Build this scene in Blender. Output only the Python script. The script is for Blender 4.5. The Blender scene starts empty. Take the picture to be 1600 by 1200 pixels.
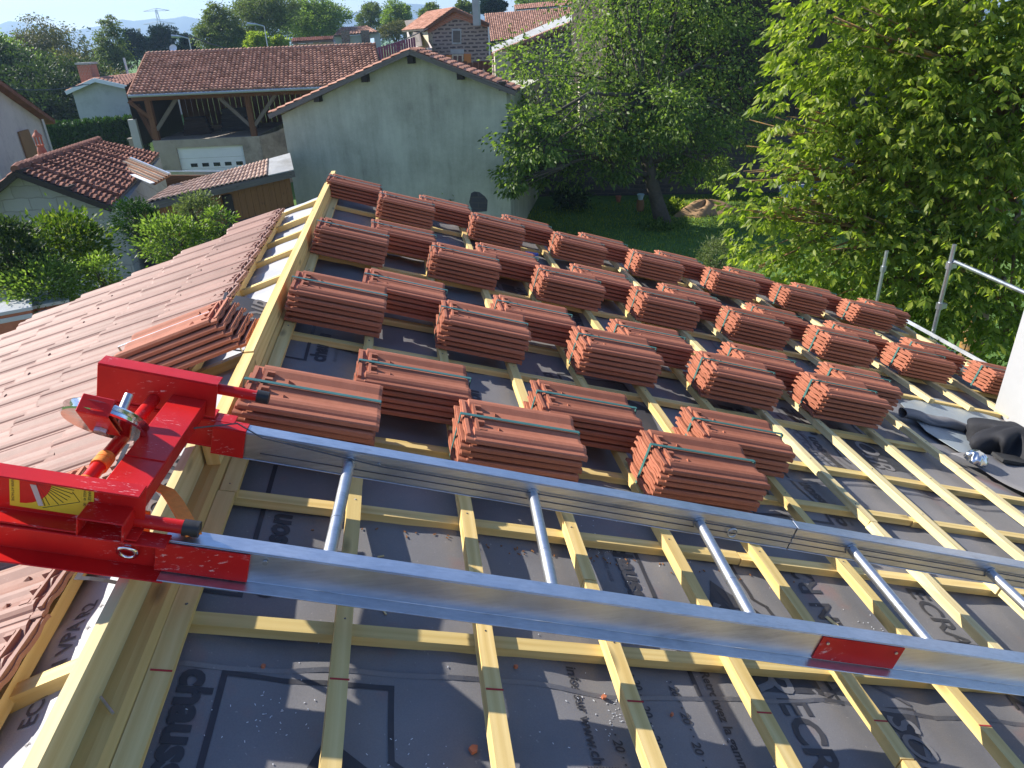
import bpy, math, random
import numpy as np
from mathutils import Vector as V3, Matrix
random.seed(7); rng = np.random.default_rng(7)
SC = bpy.context.scene; COL = SC.collection
R_ = math.radians
# ------------------------------------------------------------------ camera
YAW, PITCH, ROLL, FPX, SLOPE = R_(7.47881502), R_(26.22984395), R_(-2.27287455), 1109.36, R_(16.90707)
def cam_axes():
    cy, sy, cp, sp = math.cos(YAW), math.sin(YAW), math.cos(PITCH), math.sin(PITCH)
    f = V3((sy*cp, cy*cp, -sp)); r = V3((cy, -sy, 0)); u = r.cross(f)
    cr, sr = math.cos(ROLL), math.sin(ROLL)
    return r*cr+u*sr, u*cr-r*sr, f
CR, CU, CF = cam_axes(); CAM = V3((0, 0, 6.0))
cd = bpy.data.cameras.new('camera'); cam = bpy.data.objects.new('camera', cd); COL.objects.link(cam)
cam.matrix_world = Matrix(((CR.x, CU.x, -CF.x, CAM.x), (CR.y, CU.y, -CF.y, CAM.y), (CR.z, CU.z, -CF.z, CAM.z), (0, 0, 0, 1)))
cd.sensor_width = 36; cd.lens = 36*FPX/1600; cd.clip_start = 0.05; cd.clip_end = 20000
SC.camera = cam
# ------------------------------------------------------------------ light
SUN = V3((-1.862, 1.10, 1.611)).normalized()
world = bpy.data.worlds.new('World'); SC.world = world; world.use_nodes = True
wn = world.node_tree.nodes; sky = wn.new('ShaderNodeTexSky'); sky.sky_type = 'NISHITA'; sky.sun_disc = False
sky.sun_elevation = math.asin(SUN.z); sky.sun_rotation = math.atan2(SUN.x, SUN.y); sky.altitude = 400
sky.dust_density = .1; sky.ozone_density = 3.0; sky.air_density = 1.25
wmx = wn.new('ShaderNodeMix'); wmx.data_type = 'RGBA'; wmx.blend_type = 'MULTIPLY'; wmx.inputs[0].default_value = 1; wmx.inputs[7].default_value = (.80, .86, 1.08, 1)
world.node_tree.links.new(sky.outputs[0], wmx.inputs[6]); world.node_tree.links.new(wmx.outputs[2], wn['Background'].inputs[0]); wn['Background'].inputs[1].default_value = 0.095
sl = bpy.data.lights.new('sun', 'SUN'); sl.energy = 5.0; sl.angle = R_(0.5); sl.color = (1, .95, .87)
so = bpy.data.objects.new('sun', sl); COL.objects.link(so); so.rotation_euler = (-SUN).to_track_quat('-Z', 'Y').to_euler(); so.location = (-20, 12, 30)
SC.view_settings.view_transform = 'Standard'; SC.view_settings.look = 'None'; SC.view_settings.exposure = 0.92; SC.view_settings.gamma = 1
SC.cycles.max_bounces = 6; SC.cycles.transparent_max_bounces = 6
# ------------------------------------------------------------------ frames
def ray(px, py): return CF*FPX + CR*(px-800) - CU*(py-600)
FH = V3((CF.x, CF.y, 0)).normalized()
def G(px, py, z=0.0): d = ray(px, py); return CAM + d*((z-6)/d.z)
def at(px, py, D): d = ray(px, py); return CAM + d*(D/d.dot(FH))
cs, sn = math.cos(SLOPE), math.sin(SLOPE)
UU = V3((cs, 0, -sn)); VV = V3((0, 1, 0)); NN = V3((sn, 0, cs)); H0 = 1.3
def RP(u, v, w=0.0): return CAM - NN*H0 + UU*u + VV*v + NN*w      # right slope, w=0 is the top of the battens
UL = V3((-cs, 0, -sn)); NL = V3((-sn, 0, cs)); APX = V3((-.68, 0, 6-1.152))
def LP(u, v, w=0.0): return APX + UL*u + VV*v + NL*w              # left slope
def rpx(px, py, w=0.0):
    d = ray(px, py); t = -(H0-w)/d.dot(NN); P = d*t; return P.dot(UU), P.dot(VV)
# ------------------------------------------------------------------ mesh helpers
ORG = {}
def empty(name, loc, label, cat, group=None):
    o = bpy.data.objects.new(name, None); COL.objects.link(o); o.location = loc; o.empty_display_size = .1
    ORG[o] = V3(loc); o['label'] = label; o['category'] = cat
    if group: o['group'] = group
    return o
def tag(o, label, cat, group=None):
    o['label'] = label; o['category'] = cat
    if group: o['group'] = group
    return o
class MB:
    def __init__(s): s.v = []; s.f = []; s.uv = []
    def add(s, vs, fs, uvs=None):
        b = len(s.v); s.v += [tuple(p) for p in vs]
        for i, f in enumerate(fs):
            s.f.append([b+k for k in f]); s.uv.append(uvs[i] if uvs else [(0, 0)]*len(f))
        return s
    def box(s, c, ax, ay, az):      # centre + half-vectors
        c = V3(c); L = (ax.length, ay.length, az.length); o = (random.random()*50, random.random()*50)
        P = [c+ax*i+ay*j+az*k for i in (-1, 1) for j in (-1, 1) for k in (-1, 1)]
        F = [(0, 1, 3, 2), (4, 6, 7, 5), (0, 4, 5, 1), (2, 3, 7, 6), (0, 2, 6, 4), (1, 5, 7, 3)]
        m = max(range(3), key=lambda i: L[i]); A = (ax, ay, az); d = A[m].normalized(); uvs = []
        for f in F:
            n = (P[f[1]]-P[f[0]]).cross(P[f[2]]-P[f[0]]).normalized(); t = n.cross(d)
            uvs.append([((P[k]-c).dot(d)+o[0], (P[k]-c).dot(t)+o[1]+n.dot(A[(m+1) % 3].normalized())*.37) for k in f])
        if ax.cross(ay).dot(az) < 0: F = [tuple(reversed(f)) for f in F]; uvs = [list(reversed(q)) for q in uvs]
        return s.add(P, F, uvs)
    def beam(s, a, b, up, w, h, seg=1, jit=0.0, wane=0.0):
        a, b, up = V3(a), V3(b), V3(up); d = (b-a).normalized(); side = d.cross(up).normalized(); up = side.cross(d)
        n = seg+1; P = []; o = random.random()*50; L = (b-a).length
        pr = [(-1, -1), (1, -1), (1, 1), (-1, 1)]
        for i in range(n):
            c = a.lerp(b, i/seg)+side*random.uniform(-jit, jit)+up*random.uniform(-jit, jit)*.5
            wn_ = wane*max(0, math.sin(i*1.9+o))*random.random()
            for (x, y) in pr:
                ww = w/2-(wn_ if (x < 0 and y > 0) else 0)
                P.append(c+side*x*ww+up*y*(h/2))
        F = []; uvs = []
        for i in range(n-1):
            for k in range(4):
                k2 = (k+1) % 4; F.append((i*4+k, i*4+k2, i*4+4+k2, i*4+4+k))
                l0, l1 = L*i/seg+o, L*(i+1)/seg+o; c0 = k*.3; c1 = k*.3+(w if k % 2 == 0 else h)
                uvs.append([(l0, c0), (l0, c1), (l1, c1), (l1, c0)])
        F.append((3, 2, 1, 0)); F.append(tuple((n-1)*4+k for k in range(4))); uvs += [[(o, 0), (o, w), (o+h, w), (o+h, 0)]]*2
        return s.add(P, F, uvs)
    def prism(s, poly, vec, along=False):
        poly = [V3(p) for p in poly]; vec = V3(vec); n = len(poly)
        nr = V3((0, 0, 0))
        for i in range(n): nr += poly[i].cross(poly[(i+1) % n])
        if nr.dot(vec) > 0: poly = poly[::-1]
        P = poly+[p+vec for p in poly]
        F = [tuple(range(n)), tuple(range(2*n-1, n-1, -1))]+[((i+1) % n, i, n+i, n+(i+1) % n) for i in range(n)]
        d = (poly[1]-poly[0]).normalized(); t = vec.normalized()
        def uv(p): return (p.dot(t), p.dot(d)+p.dot(d.cross(t))*.7) if along else (p.dot(d), p.dot(t)+p.dot(d.cross(t))*.7)
        return s.add(P, F, [[uv(P[k]) for k in f] for f in F])
    def tube(s, pts, r, n=8, caps=True):
        pts = [V3(p) for p in pts]; rs = r if isinstance(r, (list, tuple)) else [r]*len(pts)
        P = []; F = []; ref = V3((0, 0, 1)); u_ = None
        for i, p in enumerate(pts):
            d = (pts[min(i+1, len(pts)-1)]-pts[max(i-1, 0)]).normalized()
            if u_ is None:
                u_ = d.cross(ref) if abs(d.dot(ref)) < .95 else d.cross(V3((1, 0, 0)))
            u_ = (u_-d*u_.dot(d)).normalized(); w_ = d.cross(u_)
            for k in range(n):
                a = 2*math.pi*k/n; P.append(p+(u_*math.cos(a)+w_*math.sin(a))*rs[i])
        for i in range(len(pts)-1):
            for k in range(n):
                k2 = (k+1) % n; F.append((i*n+k, i*n+k2, (i+1)*n+k2, (i+1)*n+k))
        if caps: F.append(tuple(range(n-1, -1, -1))); F.append(tuple((len(pts)-1)*n+k for k in range(n)))
        return s.add(P, F)
    def quad(s, a, b, c, d, uv=None): return s.add([a, b, c, d], [(0, 1, 2, 3)], [uv or [(0, 0), (1, 0), (1, 1), (0, 1)]])
    def obj(s, name, mat, parent=None, smooth=False, loc=None, auto=None):
        m = bpy.data.meshes.new(name)
        top = parent
        while top is not None and top not in ORG: top = top.parent
        o0 = ORG[top] if top is not None else V3(loc or (0, 0, 0))
        vs = [(x-o0.x, y-o0.y, z-o0.z) for x, y, z in s.v]
        m.from_pydata(vs, [], s.f); m.materials.append(mat)
        ul = m.uv_layers.new(name='UVMap'); fl = [c for q in s.uv for p in q for c in p]
        if len(fl) == len(ul.data)*2: ul.data.foreach_set('uv', fl)
        if smooth: m.shade_smooth()
        m.update()
        o = bpy.data.objects.new(name, m); COL.objects.link(o)
        if parent is not None: o.parent = parent
        elif loc is not None: o.location = loc
        if auto is not None:
            m.shade_smooth()
            md = o.modifiers.new('e', 'EDGE_SPLIT'); md.split_angle = R_(auto)
        return o
def bev(o, w=.002, seg=1):
    b = o.modifiers.new('b', 'BEVEL'); b.width = w; b.segments = seg; b.limit_method = 'ANGLE'; return o
def struct(o): o['kind'] = 'structure'; return o
# ------------------------------------------------------------------ materials
def mat(name):
    m = bpy.data.materials.new(name); m.use_nodes = True; nt = m.node_tree
    b = nt.nodes['Principled BSDF']; return m, nt, b
def nd(nt, t, **k):
    n = nt.nodes.new(t)
    for a, b in k.items():
        if a[0] == '_': n.inputs[int(a[1:])].default_value = b
        else: setattr(n, a, b)
    return n
def ramp(nt, fac, stops):
    r = nt.nodes.new('ShaderNodeValToRGB'); e = r.color_ramp.elements
    while len(e) < len(stops): e.new(.5)
    for q, (p, c) in zip(e, stops): q.position = p; q.color = (*c, 1)
    nt.links.new(fac, r.inputs[0]); return r.outputs[0]
def noise(nt, scale, detail=4, vec=None, rough=.6, dim='3D'):
    n = nt.nodes.new('ShaderNodeTexNoise'); n.inputs['Scale'].default_value = scale; n.inputs['Detail'].default_value = detail; n.inputs['Roughness'].default_value = rough
    if vec is not None: nt.links.new(vec, n.inputs['Vector'])
    return n.outputs['Fac']
def mapping(nt, src, sc=(1, 1, 1), rot=(0, 0, 0)):
    m = nt.nodes.new('ShaderNodeMapping'); m.inputs['Scale'].default_value = sc; m.inputs['Rotation'].default_value = rot
    nt.links.new(src, m.inputs[0]); return m.outputs[0]
def tc(nt, which='Object'): return nt.nodes.new('ShaderNodeTexCoord').outputs[which]
def mix(nt, f, a, b, mode='MIX'):
    m = nt.nodes.new('ShaderNodeMix'); m.data_type = 'RGBA'; m.blend_type = mode
    for val, idx in ((f, 0), (a, 6), (b, 7)):
        if isinstance(val, (int, float)): m.inputs[idx].default_value = val
        elif isinstance(val, tuple): m.inputs[idx].default_value = (*val, 1)
        else: nt.links.new(val, m.inputs[idx])
    return m.outputs[2]
def math_(nt, op, a, b=0.0):
    m = nt.nodes.new('ShaderNodeMath'); m.operation = op
    for i, val in enumerate((a, b)):
        if isinstance(val, (int, float)): m.inputs[i].default_value = val
        else: nt.links.new(val, m.inputs[i])
    return m.outputs[0]
def bump(nt, b, h, st=.3, dist=.01):
    n = nt.nodes.new('ShaderNodeBump'); n.inputs['Strength'].default_value = st; n.inputs['Distance'].default_value = dist
    nt.links.new(h, n.inputs['Height']); nt.links.new(n.outputs[0], b.inputs['Normal'])
def plain(name, col, rough=.7, var=.25, scale=8, metal=0, spec=.5, bmp=.15, bd=.01, isl=0.0, dirt=None):
    m, nt, b = mat(name); v = tc(nt); f = noise(nt, scale, 6, v); g = noise(nt, scale*.17, 3, v)
    f2 = math_(nt, 'ADD', math_(nt, 'MULTIPLY', f, .5), math_(nt, 'MULTIPLY', g, .5))
    lo = tuple(c*(1-var) for c in col); hi = tuple(min(1, c*(1+var)) for c in col)
    c = ramp(nt, f2, [(.3, lo), (.7, hi)])
    if dirt: c = mix(nt, ramp(nt, noise(nt, scale*.4, 6, v, .7), [(.5, (0, 0, 0)), (.68, (1, 1, 1))]), c, dirt)
    if isl:
        gi = nd(nt, 'ShaderNodeNewGeometry'); k = ramp(nt, gi.outputs['Random Per Island'], [(0, (1-isl,)*3), (1, (1+isl,)*3)])
        c = mix(nt, 1.0, c, k, 'MULTIPLY')
    nt.links.new(c, b.inputs['Base Color']); b.inputs['Roughness'].default_value = rough; b.inputs['Metallic'].default_value = metal
    b.inputs['Specular IOR Level'].default_value = spec
    if bmp: bump(nt, b, f, bmp, bd)
    return m
def wood(name, a, b_, c, rough=.6, knots=True, gscale=1.0):
    m, nt, b = mat(name); uv = tc(nt, 'UV')
    v = mapping(nt, uv, (1.2*gscale, 38*gscale, 1)); f = noise(nt, 1.0, 8, v, .65)
    v2 = mapping(nt, uv, (.5, 5, 1)); g = noise(nt, 1.3, 3, v2)
    w = nd(nt, 'ShaderNodeTexWave', wave_type='BANDS', bands_direction='Y'); w.inputs['Scale'].default_value = 9*gscale; w.inputs['Distortion'].default_value = 9; w.inputs['Detail'].default_value = 2
    nt.links.new(mapping(nt, uv, (.06, 1, 1)), w.inputs[0])
    h = math_(nt, 'ADD', math_(nt, 'MULTIPLY', f, .78), math_(nt, 'MULTIPLY', w.outputs['Fac'], .16))
    col = ramp(nt, h, [(.3, a), (.55, b_), (.8, c)])
    col = mix(nt, math_(nt, 'MULTIPLY', ramp(nt, g, [(.42, (0, 0, 0)), (.7, (1, 1, 1))]), .55), col, tuple(x*y for x, y in zip(b_, (.80, .84, .74))))
    if knots:
        vo = nd(nt, 'ShaderNodeTexVoronoi'); vo.inputs['Scale'].default_value = 1.0; nt.links.new(mapping(nt, uv, (3.1, 9, 1)), vo.inputs[0])
        k = ramp(nt, vo.outputs['Distance'], [(.06, (1, 1, 1)), (.17, (0, 0, 0))])
        col = mix(nt, math_(nt, 'MULTIPLY', k, .75), col, tuple(x*.3 for x in b_))
    oi = nd(nt, 'ShaderNodeObjectInfo'); col = mix(nt, 1.0, col, ramp(nt, oi.outputs['Random'], [(0, (.86, .86, .84)), (1, (1.08, 1.06, 1.06))]), 'MULTIPLY')
    nt.links.new(col, b.inputs['Base Color']); b.inputs['Roughness'].default_value = rough; b.inputs['Specular IOR Level'].default_value = .3
    bump(nt, b, h, .25, .002); return m
M = {}
M['pine'] = wood('treated_pine', (.64, .44, .15), (.78, .575, .235), (.86, .69, .36))
M['pine_pale'] = wood('pale_pine', (.62, .47, .21), (.74, .60, .31), (.80, .68, .42))
M['beam'] = wood('glulam', (.55, .34, .10), (.68, .46, .16), (.76, .55, .23))
M['oldwood'] = wood('old_planks', (.10, .045, .022), (.19, .085, .042), (.27, .13, .07), .85)
M['darkwood'] = wood('dark_timber', (.03, .022, .018), (.06, .045, .035), (.1, .075, .06), .9)
M['greywood'] = wood('grey_timber', (.12, .1, .085), (.2, .17, .15), (.3, .26, .22), .9)
M['bandsawn'] = wood('varnished_boards', (.22, .09, .03), (.34, .15, .055), (.42, .21, .09), .6)
def terracotta(name, a, b_, c, rough=.75, spec=.35, isl=.1):
    m, nt, b = mat(name); v = tc(nt); f = noise(nt, 22, 7, v, .7); g = noise(nt, 3.2, 3, v)
    col = ramp(nt, math_(nt, 'ADD', math_(nt, 'MULTIPLY', f, .45), math_(nt, 'MULTIPLY', g, .55)), [(.3, a), (.5, b_), (.7, c)])
    oi = nd(nt, 'ShaderNodeObjectInfo'); gi = nd(nt, 'ShaderNodeNewGeometry')
    rr = math_(nt, 'FRACT', math_(nt, 'ADD', oi.outputs['Random'], gi.outputs['Random Per Island']))
    col = mix(nt, 1.0, col, ramp(nt, rr, [(0, (1-isl, 1-isl*1.2, 1-isl*1.4)), (1, (1+isl, 1+isl, 1+isl))]), 'MULTIPLY')
    sp = ramp(nt, noise(nt, 260, 2, v), [(.66, (0, 0, 0)), (.72, (1, 1, 1))]); col = mix(nt, math_(nt, 'MULTIPLY', sp, .25), col, (.6, .5, .42))
    nt.links.new(col, b.inputs['Base Color']); b.inputs['Roughness'].default_value = rough; b.inputs['Specular IOR Level'].default_value = spec
    bump(nt, b, f, .12, .004); return m
M['tile'] = terracotta('new_terracotta', (.30, .098, .052), (.375, .132, .072), (.445, .172, .098), .75, .3, .17)
M['tile_left'] = terracotta('painted_sheen_terracotta', (.22, .107, .074), (.285, .146, .103), (.34, .186, .137), .6, .35, .12)  # sun sheen of the left slope painted in as a washed-out pink base
M['oldtile'] = terracotta('weathered_terracotta', (.22, .115, .08), (.36, .20, .14), (.48, .30, .22), .85, .2, .3)
M['oldtile2'] = terracotta('pale_weathered_terracotta', (.28, .13, .08), (.42, .21, .14), (.5, .29, .21), .85, .2, .22)
M['bleached'] = terracotta('bleached_tiles', (.34, .22, .16), (.45, .31, .23), (.54, .40, .31), .85, .2, .2)
M['oldtile3'] = terracotta('dark_ridged_terracotta', (.12, .05, .035), (.23, .095, .06), (.33, .15, .1), .85, .2, .25)
def membrane(name, a, b_, rough, spec):
    m, nt, b = mat(name); v = tc(nt)
    br = mapping(nt, v, (260, 260, 260)); wv = noise(nt, 1.0, 1, br)
    g = noise(nt, 2.3, 5, v, .6); c = ramp(nt, math_(nt, 'ADD', math_(nt, 'MULTIPLY', wv, .25), math_(nt, 'MULTIPLY', g, .75)), [(.3, a), (.7, b_)])
    red = ramp(nt, noise(nt, 3.7, 4, mapping(nt, v, (1, 1, 1), (1, 2, 3))), [(.60, (0, 0, 0)), (.72, (1, 1, 1))])
    c = mix(nt, math_(nt, 'MULTIPLY', red, .28), c, (.35, .13, .09) if a[0] < .3 else (.5, .46, .42))
    sp = ramp(nt, noise(nt, 90, 2, v), [(.70, (0, 0, 0)), (.74, (1, 1, 1))]); c = mix(nt, math_(nt, 'MULTIPLY', sp, .35), c, (.5, .47, .42))
    nt.links.new(c, b.inputs['Base Color']); b.inputs['Roughness'].default_value = rough; b.inputs['Specular IOR Level'].default_value = spec
    bump(nt, b, wv, .18, .002); return m
M['membrane'] = membrane('grey_underlay', (.145, .140, .140), (.225, .215, .210), .62, .35)
M['membrane_light'] = membrane('pale_underlay', (.34, .34, .35), (.44, .44, .45), .5, .5)
M['ink'] = plain('black_print', (.045, .044, .048), .6, .2, 20, bmp=0)
M['ink_grey'] = plain('grey_print', (.11, .105, .11), .6, .15, 20, bmp=0)
def metal(name, col, rough, aniso=True, sc=(3, 120, 120)):
    m, nt, b = mat(name); v = tc(nt); f = noise(nt, 1.0, 5, mapping(nt, v, sc)); g = noise(nt, 5, 5, v, .7)
    h = math_(nt, 'ADD', math_(nt, 'MULTIPLY', f, .5), math_(nt, 'MULTIPLY', g, .5))
    smear = ramp(nt, noise(nt, 1.0, 7, mapping(nt, v, (2.2, 14, 14)), .75), [(.56, (0, 0, 0)), (.68, (1, 1, 1))])
    nt.links.new(mix(nt, math_(nt, 'MULTIPLY', smear, .45), ramp(nt, h, [(.3, tuple(c*.72 for c in col)), (.7, col)]), tuple(c*.42 for c in col)), b.inputs['Base Color'])
    rr = nt.nodes.new('ShaderNodeMapRange'); rr.inputs[3].default_value = rough*.7; rr.inputs[4].default_value = rough*1.35; nt.links.new(g, rr.inputs[0]); nt.links.new(rr.outputs[0], b.inputs['Roughness'])
    b.inputs['Metallic'].default_value = 1; bump(nt, b, h, .12, .002); return m
M['alu'] = metal('aluminium', (.74, .76, .79), .40)
M['galv'] = metal('galvanised_steel', (.62, .64, .66), .42)
M['chrome'] = metal('polished_steel', (.85, .85, .87), .12)
M['zinc'] = plain('zinc_sheet', (.36, .40, .41), .45, .15, 6, metal=.25, bmp=.1)
M['red'] = plain('red_paint', (.58, .012, .016), .38, .16, 9, spec=.5, bmp=.08, bd=.003, dirt=None)
def redpaint():
    m, nt, b = mat('scratched_red_paint'); v = tc(nt); g = noise(nt, 7, 4, v)
    c = ramp(nt, g, [(.3, (.50, .010, .010)), (.7, (.64, .018, .014))])
    sc = ramp(nt, noise(nt, 1, 6, mapping(nt, v, (40, 260, 120), (0, 0, .5)), .7), [(.59, (0, 0, 0)), (.63, (1, 1, 1))])
    ms = ramp(nt, noise(nt, 9, 3, v), [(.5, (0, 0, 0)), (.62, (1, 1, 1))])
    c = mix(nt, math_(nt, 'MULTIPLY', math_(nt, 'MULTIPLY', sc, ms), .8), c, (.80, .50, .46))
    nt.links.new(c, b.inputs['Base Color']); b.inputs['Roughness'].default_value = .33; b.inputs['Specular IOR Level'].default_value = .28; bump(nt, b, g, .05, .003); return m
M['red'] = redpaint()
M['rubber'] = plain('black_rubber', (.02, .02, .02), .55, .3, 30)
M['orange'] = plain('orange_webbing', (.85, .24, .03), .8, .2, 90, bmp=.4, bd=.002)
M['teal'] = plain('teal_strapping', (.05, .15, .13), .45, .2, 40, bmp=0)
M['yellow'] = plain('yellow_sticker', (.72, .50, .03), .5, .06, 20, bmp=0)
M['black'] = plain('black_ink', (.02, .02, .02), .6, .1, 10, bmp=0)
M['whitepaint'] = plain('white_paint', (.72, .74, .76), .5, .06, 3, bmp=.05)
M['whiterender'] = plain('white_render', (.43, .43, .42), .85, .05, 14, bmp=.25, bd=.004)
M['concrete'] = plain('concrete', (.36, .31, .25), .9, .22, 2, dirt=(.2, .17, .14))
M['cement'] = plain('cement_sheet', (.40, .40, .38), .85, .2, 3, dirt=(.26, .25, .22))
M['pinkrender'] = plain('pale_pink_render', (.52, .45, .42), .9, .08, 6, dirt=(.42, .36, .34))
M['paleRender'] = plain('pale_render', (.46, .46, .44), .9, .1, 1.2, dirt=(.33, .33, .31))
M['cream'] = plain('cream_render', (.62, .54, .38), .9, .08, 3)
def greenrender():
    m, nt, b = mat('patinated_render'); v = tc(nt); f = noise(nt, .55, 6, v, .65); g = noise(nt, 1, 6, mapping(nt, v, (3.2, 3.2, .45)), .7); k = noise(nt, 30, 3, v)
    h = math_(nt, 'ADD', math_(nt, 'MULTIPLY', f, .6), math_(nt, 'ADD', math_(nt, 'MULTIPLY', g, .3), math_(nt, 'MULTIPLY', k, .1)))
    nt.links.new(ramp(nt, h, [(.30, (.25, .235, .18)), (.44, (.40, .385, .29)), (.58, (.54, .525, .40)), (.75, (.60, .58, .46))]), b.inputs['Base Color'])
    b.inputs['Roughness'].default_value = .95; bump(nt, b, k, .3, .01); return m
M['greenrender'] = greenrender()
def stone(name, a, b_, mortar, scale, sq=(1, 1, 1.9), rot=(0, 0, 0), off=.5, bw=.5, rh=.25, ms=.03):
    m, nt, b = mat(name); v = tc(nt, 'UV'); br = nd(nt, 'ShaderNodeTexBrick'); br.offset = off
    dn = nd(nt, 'ShaderNodeTexNoise'); dn.inputs['Scale'].default_value = 3.0; nt.links.new(v, dn.inputs['Vector'])
    mm = nd(nt, 'ShaderNodeVectorMath', operation='MULTIPLY_ADD'); nt.links.new(dn.outputs['Color'], mm.inputs[0]); mm.inputs[1].default_value = (.12, .12, 0); nt.links.new(v, mm.inputs[2])
    nt.links.new(mm.outputs[0], br.inputs['Vector']); br.inputs['Scale'].default_value = scale; br.inputs['Mortar Size'].default_value = ms; br.inputs['Brick Width'].default_value = bw; br.inputs['Row Height'].default_value = rh
    br.inputs['Color1'].default_value = (*a, 1); br.inputs['Color2'].default_value = (*b_, 1); br.inputs['Mortar'].default_value = (*mortar, 1); br.inputs['Mortar Smooth'].default_value = .3
    n = noise(nt, 9, 5, v); c = mix(nt, .35, br.outputs['Color'], mix(nt, n, a, b_))
    nt.links.new(c, b.inputs['Base Color']); b.inputs['Roughness'].default_value = .95
    bump(nt, b, math_(nt, 'SUBTRACT', n, math_(nt, 'MULTIPLY', br.outputs['Fac'], 1.0)), .6, .03); return m
M['blockwall'] = stone('block_wall', (.30, .28, .25), (.38, .36, .33), (.22, .2, .18), 1.0, bw=.6, rh=.28, ms=.012)
M['stonehouse'] = stone('lava_rubble', (.05, .04, .04), (.17, .125, .11), (.46, .36, .29), 1.0, bw=.5, rh=.22, ms=.075)
M['darkstone'] = stone('dark_rubble', (.05, .045, .05), (.10, .09, .09), (.13, .11, .09), 1.0, bw=.5, rh=.16, ms=.02)
M['brick'] = stone('red_brick', (.40, .14, .08), (.48, .19, .11), (.4, .33, .27), 1.0, bw=.3, rh=.09, ms=.012)
def leafmat(name, cols, trans=.35, rough=.55, spec=.22):
    m, nt, b = mat(name); gi = nd(nt, 'ShaderNodeNewGeometry'); v = tc(nt)
    g = noise(nt, .9, 2, v); rr = math_(nt, 'ADD', math_(nt, 'MULTIPLY', gi.outputs['Random Per Island'], .75), math_(nt, 'MULTIPLY', g, .3))
    n = len(cols); c = ramp(nt, rr, [(.08+.84*i/(n-1), q) for i, q in enumerate(cols)])
    nt.links.new(c, b.inputs['Base Color']); b.inputs['Roughness'].default_value = rough; b.inputs['Specular IOR Level'].default_value = spec
    t = nd(nt, 'ShaderNodeBsdfTranslucent'); br = mix(nt, 1.0, c, (1.5, 1.7, .7), 'MULTIPLY'); nt.links.new(br, t.inputs[0])
    s = nd(nt, 'ShaderNodeMixShader'); s.inputs[0].default_value = trans
    nt.links.new(b.outputs[0], s.inputs[1]); nt.links.new(t.outputs[0], s.inputs[2]); nt.links.new(s.outputs[0], nt.nodes['Material Output'].inputs[0]); return m
M['leaf_walnut'] = leafmat('walnut_leaves', [(.08, .125, .016), (.16, .215, .026), (.25, .30, .04), (.38, .40, .08)], .56, .45, .35)
M['leaf_cherry'] = leafmat('cherry_leaves', [(.055, .095, .02), (.10, .155, .032), (.155, .215, .05), (.24, .29, .085)], .52, .45, .35)
M['leaf_dark'] = leafmat('dark_leaves', [(.025, .045, .016), (.042, .07, .024), (.07, .10, .034)], .25)
M['leaf_mid'] = leafmat('mid_leaves', [(.07, .10, .028), (.12, .155, .045), (.18, .21, .07)], .35)
M['leaf_olive'] = leafmat('olive_leaves', [(.07, .075, .028), (.11, .11, .04), (.16, .14, .055)], .3)
M['leaf_pine'] = leafmat('conifer_needles', [(.012, .032, .022), (.02, .05, .034), (.03, .065, .045)], .1, .8, .1)
M['leaf_bright'] = leafmat('laurel_leaves', [(.035, .07, .012), (.07, .12, .018), (.12, .17, .025), (.26, .29, .04)], .35)
M['leaf_hedge'] = leafmat('hedge_leaves', [(.02, .05, .01), (.035, .085, .014), (.06, .12, .02)], .2)
M['leaf_grey'] = leafmat('grey_green_leaves', [(.09, .11, .05), (.14, .17, .075), (.2, .22, .1)], .3)
M['bark'] = plain('bark', (.085, .068, .052), .95, .4, 14, bmp=.7, bd=.03)
M['lichenbark'] = plain('lichened_bark', (.2, .13, .06), .95, .4, 12, bmp=.6, bd=.02, dirt=(.42, .20, .03))
M['soil'] = plain('soil', (.17, .12, .08), .95, .3, 3, bmp=.5, bd=.05)
M['dirtpile'] = plain('sandy_earth', (.34, .21, .11), .95, .25, 4, bmp=.6, bd=.06)
M['fabric'] = plain('black_cloth', (.014, .014, .017), .8, .3, 60, bmp=.15)
M['foil'] = metal('crinkled_foil', (.8, .82, .83), .25, sc=(20, 20, 20))
M['pottery'] = plain('terracotta_pot', (.40, .13, .07), .8, .2, 12)
M['glassdark'] = plain('dark_glass', (.02, .022, .025), .15, .1, 2, spec=.8, bmp=0)
M['brown_shutter'] = plain('brown_shutter', (.24, .12, .05), .7, .15, 10)
M['orange_shutter'] = plain('orange_shutter', (.55, .19, .03), .6, .1, 10)
M['purple'] = plain('purple_cladding', (.24, .07, .12), .6, .15, 8)
M['bluewhite'] = plain('blue_white_paint', (.42, .55, .62), .5, .1, 5)
M['film'] = plain('white_wrap_film', (.45, .46, .47), .35, .08, 12, bmp=.5, bd=.02)
M['wire'] = plain('dark_cable', (.08, .08, .085), .5, .2, 5, bmp=0)
M['bluetarp'] = plain('blue_plastic', (.03, .09, .42), .4, .1, 10)
M['chip'] = plain('tile_chip', (.52, .17, .08), .8, .1, 30)
M['redchalk'] = plain('red_chalk', (.42, .03, .03), .8, .1, 30, bmp=0)
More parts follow.
